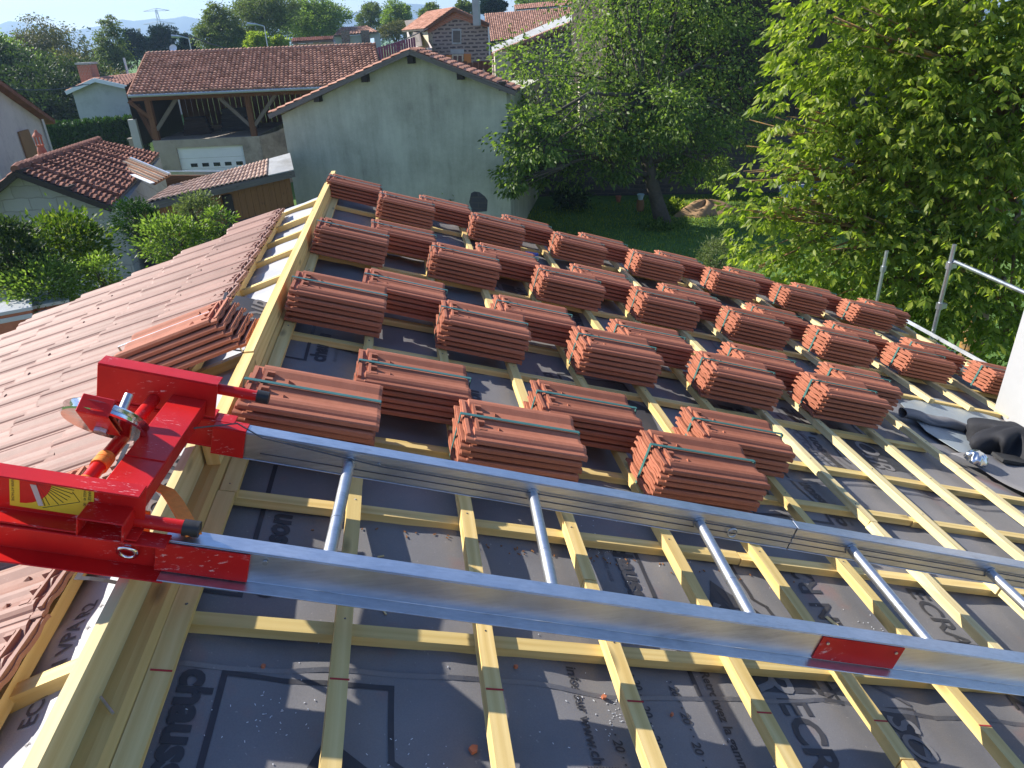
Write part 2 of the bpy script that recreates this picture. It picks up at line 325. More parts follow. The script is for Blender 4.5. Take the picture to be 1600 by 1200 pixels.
# ------------------------------------------------------------------ ground
def ss(a, b, x): t = min(1, max(0, (x-a)/(b-a))); return t*t*(3-2*t)
def gz(x, y):
    k = ss(43.2, 44.2, y+.1*x+1.2)*(1-ss(-2, 8, x))
    return 2.15*k + .02*math.sin(x*1.3)*math.cos(y*.9)
def ground():
    xs = [-4000, -1500, -600, -250, -120]+[-80+i*2 for i in range(81)]+[120, 250, 600, 1500, 4000]
    ys = [-60, -20, -8]+[i*.8 for i in range(80)]+[66, 75, 90, 130, 220, 500, 1200, 2600, 5000]
    mb = MB(); P = [(x, y, gz(x, y)) for y in ys for x in xs]; n = len(xs)
    F = [(j*n+i, j*n+i+1, (j+1)*n+i+1, (j+1)*n+i) for j in range(len(ys)-1) for i in range(n-1)]
    mb.add(P, F)
    m, nt, b = mat('lawn_and_soil'); v = tc(nt); a = noise(nt, .35, 6, v); c = noise(nt, 6, 5, v); d = noise(nt, 60, 3, v)
    gr = ramp(nt, math_(nt, 'ADD', math_(nt, 'MULTIPLY', a, .5), math_(nt, 'MULTIPLY', c, .5)), [(.35, (.05, .10, .015)), (.5, (.10, .20, .025)), (.65, (.16, .27, .045))])
    nt.links.new(gr, b.inputs['Base Color']); b.inputs['Roughness'].default_value = .95; bump(nt, b, math_(nt, 'ADD', c, d), .8, .08)
    o = mb.obj('ground', m, smooth=True); struct(o)
ground()
# ------------------------------------------------------------------ our roof
US = [-.245]+[.124+.3605*i for i in range(16)]           # batten lines
CVS = [.86, 1.37, 1.88, 2.33, 2.71, 3.19, 3.62, 4.08, 4.55, 5.03, 5.5, 6.03, 6.5]
EAVE, VERGE = 5.86, 6.72
def hm(u, v):   # sag of the underlay between counter battens
    k = min(range(len(CVS)), key=lambda i: abs(CVS[i]-v)); t = abs(CVS[k]-v)/.25
    return -.066-.012*min(1, t)+.005*math.sin(7*u+3*v)+.0045*math.sin(13*v+2.1*math.sin(4*u))+.0028*math.sin(23*u+9*v)+.0022*math.sin(41*u-17*v+3*math.sin(5*v))*max(0, math.sin(3.1*u+2*v))
def hl(u, v): return -.044-.010*abs(math.sin(math.pi*(v-.57)/.5))+.010*math.sin(9*v+5*u)*math.sin(4*v+1)+.006*math.sin(17*v-11*u)+.004*math.sin(31*v+4*u)
roof = empty('roof', RP(-.316, 3, 0), 'unfinished pitched roof with yellow battens over dark grey underlay and a half tiled left slope', 'roof')
def grid(fn, us, vs):
    mb = MB(); n = len(us)
    mb.add([fn(u, v) for v in vs for u in us], [(j*n+i, j*n+i+1, (j+1)*n+i+1, (j+1)*n+i) for j in range(len(vs)-1) for i in range(n-1)],
           [[(us[i], vs[j]), (us[i+1], vs[j]), (us[i+1], vs[j+1]), (us[i], vs[j+1])] for j in range(len(vs)-1) for i in range(n-1)])
    return mb
lin = lambda a, b, n: [a+(b-a)*i/(n-1) for i in range(n)]
mb = grid(lambda u, v: RP(u, v, hm(u, v)), lin(-.275, EAVE+.04, 110), lin(-.6, VERGE, 240)); mb.obj('underlay', M['membrane'], roof, smooth=True)
mb = grid(lambda u, v: LP(-u, v, hl(-u, v)), lin(-.9, -.035, 24), lin(-.6, 6.62, 240)); mb.obj('pale_underlay', M['membrane_light'], roof, smooth=True)
# deck below (rafters and boarding, closes the roof from underneath)
mb = MB(); mb.prism([RP(-.25, -.6, -.12), RP(EAVE-.05, -.6, -.12), RP(EAVE-.05, VERGE-.03, -.12), RP(-.25, VERGE-.03, -.12)], -NN*.08); mb.obj('boarding', M['greywood'], roof)
mb = MB(); mb.prism([LP(.1, -.6, -.12), LP(5.2, -.6, -.12), LP(5.2, 5.0, -.12), LP(.1, 6.5, -.12)], -NL*.08); mb.obj('boarding', M['greywood'], roof)
# house walls under the roof
mb = MB()
mb.prism([RP(-.3, VERGE-.1, -.2), RP(EAVE-.5, VERGE-.1, -.2), (RP(EAVE-.5, 0).x, VERGE-.1, 0), (LP(4.7, 0).x, VERGE-.1-1.2, 0), LP(4.7, VERGE-1.3, -.25)], (0, -.3, 0))
mb.prism([RP(EAVE-.5, VERGE-.4, -.2), RP(EAVE-.5, -3, -.2), (RP(EAVE-.5, 0).x, -3, 0), (RP(EAVE-.5, 0).x, VERGE-.4, 0)], (-.3, 0, 0))
mb.obj('house_wall', M['paleRender'], roof)
# battens (two lengths per line), chalk marks
HOLE = lambda u: u > 3.5
for k, u in enumerate(US):
    v0 = 4.0 if HOLE(u) else -.5
    j = [1.84, 4.3, 2.9, 1.62, 5.1, 1.05, 3.4, 2.2][k % 8]; js = [v0]+([j] if j > v0+.4 else [])+[VERGE-.02+.03*math.sin(k*2.3)]
    for a, b in zip(js[:-1], js[1:]):
        du = random.uniform(-.005, .005); mb = MB()
        wn_ = .014 if (k in (7, 9, 10, 11)) else .002
        mb.beam(RP(u+du, a+.002, -.017), RP(u+random.uniform(-.004, .004), b-.002, -.017), NN, .042 if k else .048, .034, seg=max(4, int((b-a)/.11)), jit=.0012, wane=wn_)
        o = mb.obj('batten', M['pine'] if k < 7 else M['pine_pale'], roof)
        if k == 7: pass
    for q, v in enumerate(CVS):
        if v < v0+.05 or v > 5: continue
        mb = MB(); mb.tube([RP(u+random.uniform(-.006, .006), v+random.uniform(-.006, .006), -.002), RP(u, v, .0012)], .0026, 6); mb.obj('nail_head', M['wire'], roof)
    if u < 2.6:
        mb = MB(); mb.box(RP(u, 1.175+.01*math.sin(k), .0006), UU*.0215, VV*.0022, NN*.0006); mb.obj('chalk_mark', M['redchalk'], roof)
for k, v in enumerate(CVS):
    e1 = 3.4 if v < 3.8 and v > 2.9 else EAVE-.03
    if 2.0 < v < 2.9: e1 = 4.6
    js = [-.262, [2.05, 3.1, 1.5, 2.6][k % 4], e1]
    for a, b in zip(js[:-1], js[1:]):
        mb = MB(); mb.beam(RP(a+.002, v+random.uniform(-.006, .006), -.048), RP(b-.002, v+random.uniform(-.012, .012), -.048), NN, .042, .028, seg=8, jit=.001)
        mb.obj('counter_batten', M['pine'], roof)
# left slope counter battens and the batten under the tile edge
LCV = [.72, 1.255, 1.8, 2.35, 2.95, 3.56, 4.10, 4.68, 5.17, 5.68, 6.25]
def lskew(ul, v): return LP(ul+.0255*(v-1)-.0, v)       # tiled field is laid slightly out of square
for v in LCV:
    mb = MB(); mb.beam(LP(.062, v+.02, -.036), LP(.75, v-.02, -.036), NL, .042, .040, seg=4, jit=.001); mb.obj('counter_batten', M['pine'], roof)
mb = MB(); mb.beam(LP(.288, -.5, -.018), LP(.312+.019*5.2, 6.2, -.018), NL, .03, .036, seg=20, jit=.001); mb.obj('batten', M['pine_pale'], roof)
# ridge timbers
def XZ(x, y, z): return V3((x, y, 6+z))
mb = MB(); mb.beam(XZ(-.668, 2.62, -1.095), XZ(-.659, 6.78, -1.095), (0, 0, 1), .036, .085, seg=16, jit=.0012); mb.obj('ridge_board', M['pine'], roof)
mb = MB(); mb.beam(XZ(-.668, 1.95, -1.101), XZ(-.667, 2.615, -1.101), (0, 0, 1), .040, .085, seg=4, jit=.0012); mb.obj('ridge_board', M['pine'], roof)
mb = MB(); mb.beam(XZ(-.709, -.6, -1.098), XZ(-.709, 2.06, -1.098), (0, 0, 1), .026, .088, seg=10, jit=.0015); mb.obj('ridge_board', M['pine_pale'], roof)
mb = MB(); yb = [(-.745, -1.143), (-.672, -1.143), (-.652, -1.148), (-.640, -1.162), (-.636, -1.185), (-.636, -1.33), (-.745, -1.33)]
mb.prism([XZ(x, 6.72, z) for x, z in yb], (0, -7.4, 0), along=True); mb.obj('ridge_beam', M['beam'], roof)
# ---- clay tile
PROF = [(.000, .006), (.004, .0105), (.013, .0115), (.016, .0085), (.026, .0095), (.031, .0150), (.042, .0215), (.058, .0235), (.070, .0205), (.084, .0125), (.105, .0095), (.124, .0105), (.138, .0165), (.150, .0195), (.162, .0165), (.178, .0105), (.205, .0085), (.232, .0095), (.246, .0165), (.258, .0225), (.272, .0245), (.288, .0225), (.295, .014)]
TW, TL, TT = .295, .445, .0115
def tile_mb(o, a, b, n, length=TL, full=True, sc=1.0):
    """one interlocking tile, a = along slope (head to tail), b = across, n = up"""
    mb = MB(); P = []; F = []; m = len(PROF); st = [0, .03, .032, .06, length-.012, length]; top = [.004, .004, 0, 0, 0, -.003]
    for si, s_ in enumerate(st):
        for (x, z) in PROF:
            zz = z*(.45 if si < 2 else 1)+top[si]
            P.append(o+a*s_+b*x*sc+n*zz)
    off = len(P)
    for si, s_ in enumerate(st):
        for (x, z) in PROF: P.append(o+a*s_+b*x*sc+n*(z*(.45 if si < 2 else 1)+top[si]-TT*(1 if si < 4 else 1.25)))
    for si in range(len(st)-1):
        for k in range(m-1):
            F.append((si*m+k, (si+1)*m+k, (si+1)*m+k+1, si*m+k+1)); F.append((off+si*m+k, off+si*m+k+1, off+(si+1)*m+k+1, off+(si+1)*m+k))
        F.append((si*m, off+si*m, off+(si+1)*m, (si+1)*m)); F.append((si*m+m-1, (si+1)*m+m-1, off+(si+1)*m+m-1, off+si*m+m-1))
    e = (len(st)-1)*m
    for k in range(m-1): F.append((k, k+1, off+k+1, off+k)); F.append((e+k, off+e+k, off+e+k+1, e+k+1))
    mb.add(P, F)
    if full:   # head ribs, nib and locking bars
        mb.box(o+a*.010+b*.15*sc+n*.012, a*.006, b*.125*sc, n*.007)
        mb.box(o+a*.046+b*.15*sc+n*.014, a*.005, b*.10*sc, n*.0095)
        for bx in (.062, .118, .186, .238): mb.box(o+a*.062+b*bx*sc+n*.015, a*.012, b*.007, n*.010)
        c = o+a*.125+b*.205*sc+n*.010; mb.add([c-b*.006, c+b*.006, c+a*.022, c+n*.010], [(0, 1, 3), (1, 2, 3), (2, 0, 3), (0, 2, 1)])
        c = o+a*.125+b*.09*sc+n*.012; mb.add([c-b*.012, c+b*.012, c+a*.018, c+n*.010], [(0, 1, 3), (1, 2, 3), (2, 0, 3), (0, 2, 1)])
    return mb
proto = {}
def tile_mesh(kind, A, B, N):
    if kind not in proto:
        o = tile_mb(V3((0, 0, 0)), A, B, N).obj('tile', M['tile']); proto[kind] = o.data; bpy.data.objects.remove(o)
        o.data if False else None
    return proto[kind]
def strap_mb(o, A, B, N, L, vc, h0, h1, w=.008):
    mb = MB(); t = .0025
    mb.box(o+A*(L/2)+B*vc+N*(h1+t), A*(L/2+.004), B*w, N*t*.5)
    mb.box(o-A*.004+B*vc+N*((h0+h1)/2), A*t*.5, B*w, N*((h1-h0)/2+t)); mb.box(o+A*(L+.004)+B*vc+N*((h0+h1)/2), A*t*.5, B*w, N*((h1-h0)/2+t))
    return mb
def pallet_stack(u0, v0, n, A, B, N, org, label, pitch=.0235, strap='teal', first=False, fan=0.0):
    t = empty('tile_stack', org, label, 'roof tiles', 'strapped stacks of clay tiles waiting on the roof')
    tw = random.uniform(-.03, .03); md = tile_mesh('R' if N is NN else 'L', A, B, N)
    Rt = Matrix.Rotation(tw, 3, N)
    for i in range(n):
        o = bpy.data.objects.new('tile', md); COL.objects.link(o); o.parent = t
        alt = (.004 if i % 2 else -.004)
        off = A*(random.uniform(-.004, .004)+alt-fan*i)+B*(random.uniform(-.003, .003)+(.006 if i % 2 else 0)-(.003*i))+N*(TT+pitch*i)
        o.location = Rt @ off; o.rotation_euler = (Matrix.Rotation(tw+random.uniform(-.006, .006), 3, N)).to_euler()
    mbs = strap_mb(Rt @ (A*(-fan*(n-1))-B*.003*(n-1)), Rt @ A, Rt @ B, N, TL, .158, .0, TT+pitch*(n-1)+.0235)
    o = mbs.obj('strap', M[strap]); o.parent = t
    return t
# positions: (column, row) grid read off the photograph in roof metres
MAINU = [(2.09, [-.285, .455, 1.20]), (3.23, [-.27, .45, 1.19, 1.91, 2.62]), (4.41, [-.27, .46, 1.195, 1.92, 2.64, 3.40, 4.13, 4.93]), (5.74, [.10, .86, 1.59, 2.33, 3.08, 3.82, 4.58])]
SECU = [(2.46, [.085, .82, 1.545]), (3.60, [.06, .80, 1.53, 2.28, 3.00]), (4.80, [.07, .82, 1.54, 2.28, 3.05, 3.80, 4.57]), (6.12, [-.33, .45, 1.20, 1.94, 2.73, 3.48, 4.24, 5.05])]
ORDN = ['first', 'second', 'third', 'fourth', 'fifth', 'sixth', 'seventh', 'eighth']
ROWN = ['row nearest the ladder', 'second row above the ladder', 'third row above the ladder', 'row farthest up']
for r_, ((v, us), (v2, us2)) in enumerate(zip(MAINU, SECU)):
    for c, u in enumerate(us):
        pallet_stack(u+random.uniform(-.008, .008), v+random.uniform(-.01, .01)+(.1 if (r_, c) == (2, 7) else 0), 6, UU, VV, NN, RP(u, v, .001), '%s tile stack from the ridge, front file of the %s' % (ORDN[c], ROWN[r_]), .0278, 'teal')
    for c, u in enumerate(us2):
        pallet_stack(u+random.uniform(-.008, .008), v2+random.uniform(-.01, .01), 5, UU, VV, NN, RP(u, v2, .001), '%s tile stack from the ridge, rear file of the %s' % (ORDN[c], ROWN[r_]), .0282)
# stack on the left slope beside the ridge
nAL, nBL = UL, -VV
def left_stack():
    o = LP(.0, 3.05, .062); t = empty('tile_stack', o, 'strapped tile stack lying on the finished left slope behind the red hoist head', 'roof tiles', 'strapped stacks of clay tiles waiting on the roof')
    md = tile_mesh('L', UL, -VV, NL)
    for i in range(5):
        q = bpy.data.objects.new('tile', md); COL.objects.link(q); q.parent = t
        q.location = UL*(.020*i)+VV*(.016*i)+NL*(TT+.028*i)
    q = strap_mb(UL*.12+VV*.088, UL, -VV, NL, TL, .15, -.10, TT+.0245*4+.024, .007).obj('strap', M['galv']); q.parent = t
left_stack()
# second low stack near the winch, only its top tile shows beside the near channel
def left_stack2():
    o = LP(.33, 2.02, .075); t = empty('tile_stack', o, 'strapped tile stack on the left slope between the arms of the red hoist head', 'roof tiles', 'strapped stacks of clay tiles waiting on the roof')
    md = tile_mesh('L', UL, -VV, NL)
    for i in range(2):
        q = bpy.data.objects.new('tile', md); COL.objects.link(q); q.parent = t; q.location = UL*(.02*i)+VV*(.01*i)+NL*(TT+.0245*i)
    q = strap_mb(UL*.02, UL, -VV, NL, TL, .2, 0, TT+.0245+.024, .006).obj('strap', M['teal']); q.parent = t
left_stack2()
# tiled field on the left slope
def left_field():
    mb = MB(); pit = .372; w = .262
    verge = [6.14, 5.80, 5.66, 5.56, 5.50, 5.24, 5.2, 5.1, 5.0, 4.9, 4.8, 4.8, 4.7]
    ca, sa = math.cos(.0255), math.sin(.0255)
    A = (UL*ca-VV*sa*0).normalized(); B = VV
    for r_ in range(12):
        nv = int((verge[r_]+.9)/w); v1 = verge[r_]
        for c in range(nv):
            v = v1-w*(c+1)
            o = LP(.275+.0185*(v-1)+pit*r_+random.uniform(-.004, .004), v, .018+.004+random.uniform(-.0015, .0015))
            a2 = (UL-NL*.052*-1+VV*0).normalized(); a2 = (UL+NL*.040).normalized()
            n2 = a2.cross(VV); n2 = n2 if n2.dot(NL) > 0 else -n2
            mb2 = tile_mb(o+NL*.009, a2, VV-NL*.055, n2, full=(r_ == 0), sc=.95)
            mb.add(mb2.v, mb2.f)
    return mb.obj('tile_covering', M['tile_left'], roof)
left_field()
# ---- prints on the underlay
def text_mesh(s, size, bold=0.0, sx=1.0, shear=0.0):
    c = bpy.data.curves.new('t', 'FONT'); c.body = s; c.size = size; c.offset = bold; c.shear = shear; c.resolution_u = 3
    o = bpy.data.objects.new('t', c); m = bpy.data.meshes.new_from_object(o)
    P = [(v.co.x*sx, v.co.y) for v in m.vertices]; F = [tuple(p.vertices) for p in m.polygons]
    bpy.data.objects.remove(o); bpy.data.curves.remove(c); bpy.data.meshes.remove(m); return P, F
def prt(s, size, u, v, d=-1, bold=.0, mat_='ink', sx=1.0, lift=.0022, left=False, name='printed_text', shear=0.0):
    P, F = text_mesh(s, size, bold, sx, shear); mb = MB(); Q = []
    for x, y in P:
        if left: uu, vv = u+y, v+x; Q.append(LP(uu, vv, hl(uu, vv)+lift))
        else:
            uu, vv = (u+y, v-x) if d < 0 else (u-y, v+x)
            Q.append(RP(uu, vv, hm(uu, vv)+lift))
    mb.add(Q, F); mb.obj(name, M[mat_], roof)
def line_print(pts, w, mat_='ink'):
    mb = MB()
    for (a, b) in zip(pts[:-1], pts[1:]):
        n = max(2, int(math.dist(a, b)/.03)); du, dv = b[0]-a[0], b[1]-a[1]; L = math.hypot(du, dv); nx, ny = -dv/L*w/2, du/L*w/2; ex, ey = du/L*w/2, dv/L*w/2
        P = []
        for i in range(n+1):
            t = i/n; uu = a[0]-ex+(du+2*ex)*t; vv = a[1]-ey+(dv+2*ey)*t
            for s_ in (1, -1): q, z = uu+nx*s_, vv+ny*s_; P.append(RP(q, z, hm(q, z)+.0018))
        mb.add(P, [(2*i, 2*i+1, 2*i+3, 2*i+2) for i in range(n)])
    mb.obj('printed_outline', M[mat_], roof)
def patch(poly, mat_='ink', n=14, lift=.0012):
    """flat printed shape: fan of a fine grid clipped to a convex polygon"""
    us = [p[0] for p in poly]; vs = [p[1] for p in poly]; c = (sum(us)/len(us), sum(vs)/len(vs)); mb = MB(); P = []; m = len(poly)
    rings = 6; per = []
    for i in range(m):
        for k in range(5):
            t = k/5; a, b = poly[i], poly[(i+1) % m]; per.append((a[0]+(b[0]-a[0])*t, a[1]+(b[1]-a[1])*t))
    q = len(per)
    for r_ in range(rings+1):
        for (x, y) in per: uu, vv = c[0]+(x-c[0])*r_/rings, c[1]+(y-c[1])*r_/rings; P.append(RP(uu, vv, hm(uu, vv)+lift))
    F = [(r_*q+i, r_*q+(i+1) % q, (r_+1)*q+(i+1) % q, (r_+1)*q+i) for r_ in range(rings) for i in range(q)]
    mb.add(P, F); mb.obj('printed_panel', M[mat_], roof)
def motif(u, v, d=-1, mat_='ink'):
    f = -1 if d < 0 else 1; k = 1 if d < 0 else -1
    def q(a, b): return (u+a*k, v+b*f)
    prt('chausson', .098, *q(-.035, 0), d=d, bold=.0042, mat_=mat_, sx=1.0)
    prt('Retrouvez nous', .026, *q(-.085, .02), d=d, mat_='ink_grey')
    line_print([q(.05, .62), q(.05, -.0), q(.43, .0), q(.43, .20), q(.47, .23), q(.51, .62)], .014, mat_)
    patch([q(.29, .14), q(.17, .42), q(.20, .60), q(.46, .60), q(.47, .30)], mat_)
    prt('SOIR', .17, *q(.25, .24), d=d, bold=.002, mat_='membrane', lift=.003, shear=.25)
motif(-.175, 1.24, -1)
motif(-.09, 1.50, 1); motif(1.045, 1.90, -1); motif(-.09, 3.0, 1)
motif(1.1, 3.4, -1); motif(2.55, 2.75, 1); motif(2.62, 3.5, -1); motif(.62, 2.62, 1); motif(1.5, 4.3, 1); motif(.5, 4.3, -1); motif(3.0, 4.4, 1, 'ink_grey'); motif(2.2, 2.25, 1)
prt('ECRAN R2', .125, 1.335, 1.285, -1, .003); prt('ECRAN R2', .115, 1.80, 1.36, 1, .002); prt('ECRAN R2', .12, 2.22, 1.86, -1, .002); prt('ECRAN R2', .12, 2.75, 2.15, -1, .002, 'ink_grey'); prt('ECRAN R2', .12, 3.05, 2.9, -1, .002, 'ink_grey')
patch([rpx(x, y, -.066) for x, y in ((1372, 1101), (1429, 1105), (1468, 1240), (1436, 1240))]); prt('SOIR', .115, *rpx(1384, 1112, -.066), -1, .002, 'membrane', lift=.003, shear=.25); line_print([rpx(x, y, -.066) for x, y in ((1290, 1088), (1338, 1058), (1420, 1098))], .012, 'ink_grey')
prt('chausson pro', .11, 3.92, 3.05, -1, .003, 'ink_grey'); prt('ECRAN R2', .11, 2.45, 3.2, -1, .002, 'ink_grey')
prt('infos sur www.chausson.fr', .042, .72, 1.34, -1, .0008); prt('Retrouvez la gamme Elos sur www.chausson.fr', .038, 1.125, 1.355, -1, .0008)
for uu, dd in ((.79, 1.14), (.90, 1.33), (1.01, 1.32)):
    prt('\u00b7 20 \u00b7 \u00b7 20 \u00b7 \u00b7 20 \u00b7 \u00b7 20 \u00b7 \u00b7 20 \u00b7', .036, uu, dd, -1, .0006)
prt('ECRAN VPA R2', .056, .238, 1.17, left=True, bold=.001, mat_='ink_grey')
for v in (1.0, 1.1, 1.26, 1.42, 1.5): prt('+', .03, .205, v, left=True, mat_='ink_grey')
# dimples printed as dots in an N shape
mb = MB()
for i in range(16):
    for j in range(22):
        if (j < 5) or (j > 16) or abs(j-(5+i*.75)) < 2.4:
            uu, vv = .70+i*.0075+(.004 if j % 2 else 0), .86+j*.0085; z = hm(uu, vv)+.001; mb.box(RP(uu, vv, z), UU*.0022, VV*.0022, NN*.0004)
mb.obj('printed_dots', M['ink'], roof)
# lap line of the underlay sheets
for vv in (1.27, 2.62, 3.98):
    mb = MB(); n = 160; P = []
    for i in range(n+1):
        uu = -.25+i*6.05/n; v2 = vv+.012*math.sin(uu*5.1)+.006*math.sin(uu*13)
        P += [RP(uu, v2, hm(uu, v2)+.006), RP(uu, v2-.010, hm(uu, v2-.010)+.0012)]
    mb.add(P, [(2*i, 2*i+1, 2*i+3, 2*i+2) for i in range(n)]); mb.obj('underlay_lap', M['membrane'], roof)
# nails
mb = MB(); mb.tube([XZ(-.655, 1.045, -1.135), XZ(-.690, 1.085, -1.130)], .0028, 8)
mb.obj('nail', M['galv'], roof)
# gutter fascia at the eave
mb = MB(); mb.box(RP(EAVE+.05, 4.3, -.02), UU*.008, VV*2.45, NN*.018); mb.obj('fascia', M['galv'], roof)
# ---- loose bits on the roof
def shard(u, v, s, label, m_='chip', name='tile_shard', w=None):
    a = random.random()*6; n = 5; mb = MB()
    z = hm(u, v)+.003 if w is None else w
    pl = [RP(u+math.cos(a+i*6.28/n)*s*random.uniform(.6, 1.1), v+math.sin(a+i*6.28/n)*s*random.uniform(.5, 1), z) for i in range(n)]
    mb.prism(pl, NN*.008); o = mb.obj(name, M[m_], loc=RP(u, v, z)); 
    tag(o, label, 'tile chip' if m_ == 'chip' else 'wood chip', 'broken chips lying on the underlay')
    for vtx in o.data.vertices: vtx.co = vtx.co
for px, py, s, lb in [(740, 1169, .020, 'five sided orange tile chip lying alone on the shaded underlay at the bottom'), (553, 998, .016, 'triangular orange tile chip tucked beside the second batten below the ladder'), (411, 1040, .010, 'small red tile chip left of the bright patch on the navy underlay'),
                      (805, 1045, .010, 'thin red tile sliver in the sunlit patch right of the third batten'), (944, 1088, .011, 'thin upright red sliver on the sunlit underlay left of the fourth batten'), (1050, 1117, .008, 'tiny brown tile chip in the shade between fourth and fifth batten'),
                      (1345, 1053, .010, 'orange crumb just under the near rail left of the seventh batten'), (1354, 1063, .009, 'second orange crumb just below the first under the near rail'), (1259, 1046, .010, 'tan crumb under the near rail left of the sixth batten'), (1512, 925, .012, 'orange chip in the sun between the two rails at the right')]:
    u, v = rpx(px, py, -.066); shard(u, v, s*.75, lb)
def splint(px, py, L, a, label, wd=.004):
    u, v = rpx(px, py, -.06); d = UU*math.cos(a)+VV*math.sin(a); z = hm(u, v)+.004; mb = MB(); mb.beam(RP(u, v, z)-d*L/2, RP(u, v, z)+d*L/2, NN, wd, .003)
    tag(mb.obj('wood_splinter', M['pine_pale'], loc=RP(u, v, z)), label, 'wood chip', 'wood splinters lying on the underlay')
splint(1305, 963, .05, 2.0, 'pale pointed offcut lying in the sun between the rails', .016)
splint(820, 838, .035, -.3, 'pale splinter under the counter batten between the two rails'); splint(880, 843, .03, -.6, 'bark shaving beside the fourth batten between the rails', .008)
splint(596, 865, .02, .4, 'pale curl of wood above the near rail beside the printed outline'); splint(726, 1010, .022, .5, 'tan sliver below the near rail left of the third batten'); splint(600, 952, .03, -1.1, 'thin pale straw below the near rail right of the second batten')
# sawdust specks
mb = MB()
for i in range(420):
    c = random.choice([(.0, 1.15), (.12, .95), (.3, 1.0), (.05, .85), (.5, .9), (1.2, 1.0), (1.0, 1.9), (.8, 1.2), (1.9, 1.6)]); kk = .04 if i % 3 else .16; u, v = c[0]+random.gauss(0, kk), c[1]+random.gauss(0, kk)
    if u < -.2: continue
    a = random.random()*3; L = random.uniform(.0008, .003); z = hm(u, v)+.002; mb.box(RP(u, v, z), (UU*math.cos(a)+VV*math.sin(a))*L, (VV*math.cos(a)-UU*math.sin(a))*.0007, NN*.0006)
o = mb.obj('sawdust', M['whitepaint']); o['kind'] = 'stuff'; o['label'] = 'white specks of sawdust scattered on the underlay'; o['category'] = 'sawdust'
mb = MB()
for i in range(60):
    u, v = .9+random.gauss(0, .5), 1.86-.03-abs(random.gauss(0, .02)); a = random.random()*3; z = hm(u, v)+.003; mb.box(RP(u, v, z), (UU*math.cos(a)+VV*math.sin(a))*random.uniform(.002, .006), (VV*math.cos(a)-UU*math.sin(a))*.0018, NN*.001)
o = mb.obj('bark_crumbs', M['bandsawn']); o['kind'] = 'stuff'; o['label'] = 'brown bark crumbs along the counter batten between the rails'; o['category'] = 'bark crumbs'
# ------------------------------------------------------------------ ladder hoist
AZ = R_(-3.3); LA = (UU*math.cos(AZ)+VV*math.sin(AZ)).normalized(); LB = NN.cross(LA).normalized()
L0 = RP(0, 1.335, 0)
def LD(a, b, w): return L0+LA*a+LB*b+NN*w        # ladder frame: a down the slope, b across (0 = near face of near rail), w above battens
BW = .508
lad = empty('roof_ladder', LD(1, .25, .1), 'long aluminium hoist ladder lying down the battens below the tile stacks', 'ladder')
WB, WT = .108, .197
def rail(near):
    b0 = 0 if near else BW; mb = MB(); a0, a1 = -.30, 6.6
    for (x0, x1) in ((a0, 2.3 if near else 1.53), (2.304 if near else 1.534, a1)):
        mb.box(LD((x0+x1)/2, b0+.0225, WT-.002), LA*(x1-x0)/2, LB*.0225, NN*.002)
        mb.box(LD((x0+x1)/2, b0+.0035, (WB+WT)/2-.0015), LA*(x1-x0)/2, LB*.0015 if near else LB*.0015, NN*((WT-WB)/2-.0045))
        mb.box(LD((x0+x1)/2, b0+(.008 if near else .0225), WB+.0), LA*(x1-x0)/2, LB*(.040 if near else .0225), NN*.002)
        if not near: mb.box(LD((x0+x1)/2, b0+.043, (WB+WT)/2), LA*(x1-x0)/2, LB*.0015, NN*((WT-WB)/2-.0045))
    o = mb.obj('rail', M['alu'], lad); bev(o, .0012); return o
rail(True); fr = rail(False)
mb = MB()
mb.box(LD(3.1, BW+.0012, .134), LA*3.3, LB*.0012, NN*.0014)
mb.obj('rail_groove', M['wire'], lad)
for i in range(11):
    a = .055+.568*i; mb = MB(); w = .152
    mb.tube([LD(a, .006, w), LD(a, BW+.004, w)], .0165, 16); o = mb.obj('rung', M['galv'], lad, auto=40)
    mb = MB(); mb.tube([LD(a, BW-.004, w), LD(a, BW+.001, w)], .022, 12); mb.obj('collar', M['galv'], o, auto=40); mb = MB(); mb.tube([LD(a, .225, w), LD(a, .232, w)], .0175, 16); mb.obj('collar', M['galv'], o, auto=40)
for a, b in ((-.20, -.0005), (.02+.0, BW-.0005)):
    mb = MB(); mb.tube([LD(a+.12, b, .175 if b < .1 else .165), LD(a+.12, b-.005, .175 if b < .1 else .165)], .006, 10); mb.obj('rivet', M['galv'], lad)
mb = MB(); mb.box(LD(1.475, -.0008, .152), LA*.125, LB*.0016, NN*.038)
o = mb.obj('red_marker_plate', M['red'], lad)
for a in (-.105, .105): mb = MB(); mb.tube([LD(1.475+a, -.002, .172), LD(1.475+a, -.006, .172)], .0045, 8); mb.obj('rivet', M['galv'], o)
mb = MB(); pts = [LD(1.31+.016*math.cos(t), BW-.008, .142+.016*math.sin(t)) for t in [i*6.283/16 for i in range(17)]]; mb.tube(pts, .003, 6, caps=False); mb.obj('split_ring', M['galv'], lad)
# winch head
head = empty('winch_head', LD(-.45, .25, .1), 'scratched red steel hoist head with pulley clamped over the ridge', 'hoist head')
def channel(a0, a1, bweb, w0, w1, fl, t=.004, open_=(True, True)):
    """web plane at bweb, flanges reach from the web by fl (signed)"""
    mb = MB(); c = (a0+a1)/2; h = (a1-a0)/2
    mb.box(LD(c, bweb, (w0+w1)/2), LA*h, LB*t/2, NN*((w1-w0)/2-t-.0005))
    mb.box(LD(c, bweb+fl/2, w1-t/2), LA*h, LB*(abs(fl)/2+t/2), NN*t/2); mb.box(LD(c, bweb+fl/2, w0+t/2), LA*h, LB*(abs(fl)/2+t/2), NN*t/2)
    return mb
bev(channel(-.655, -.345, .012, .206, .322, -.042).obj('upper_channel', M['red'], head), .0015)
bev(channel(-.675, -.2865, .012, .104, .202, -.045).obj('lower_channel', M['red'], head), .0015)
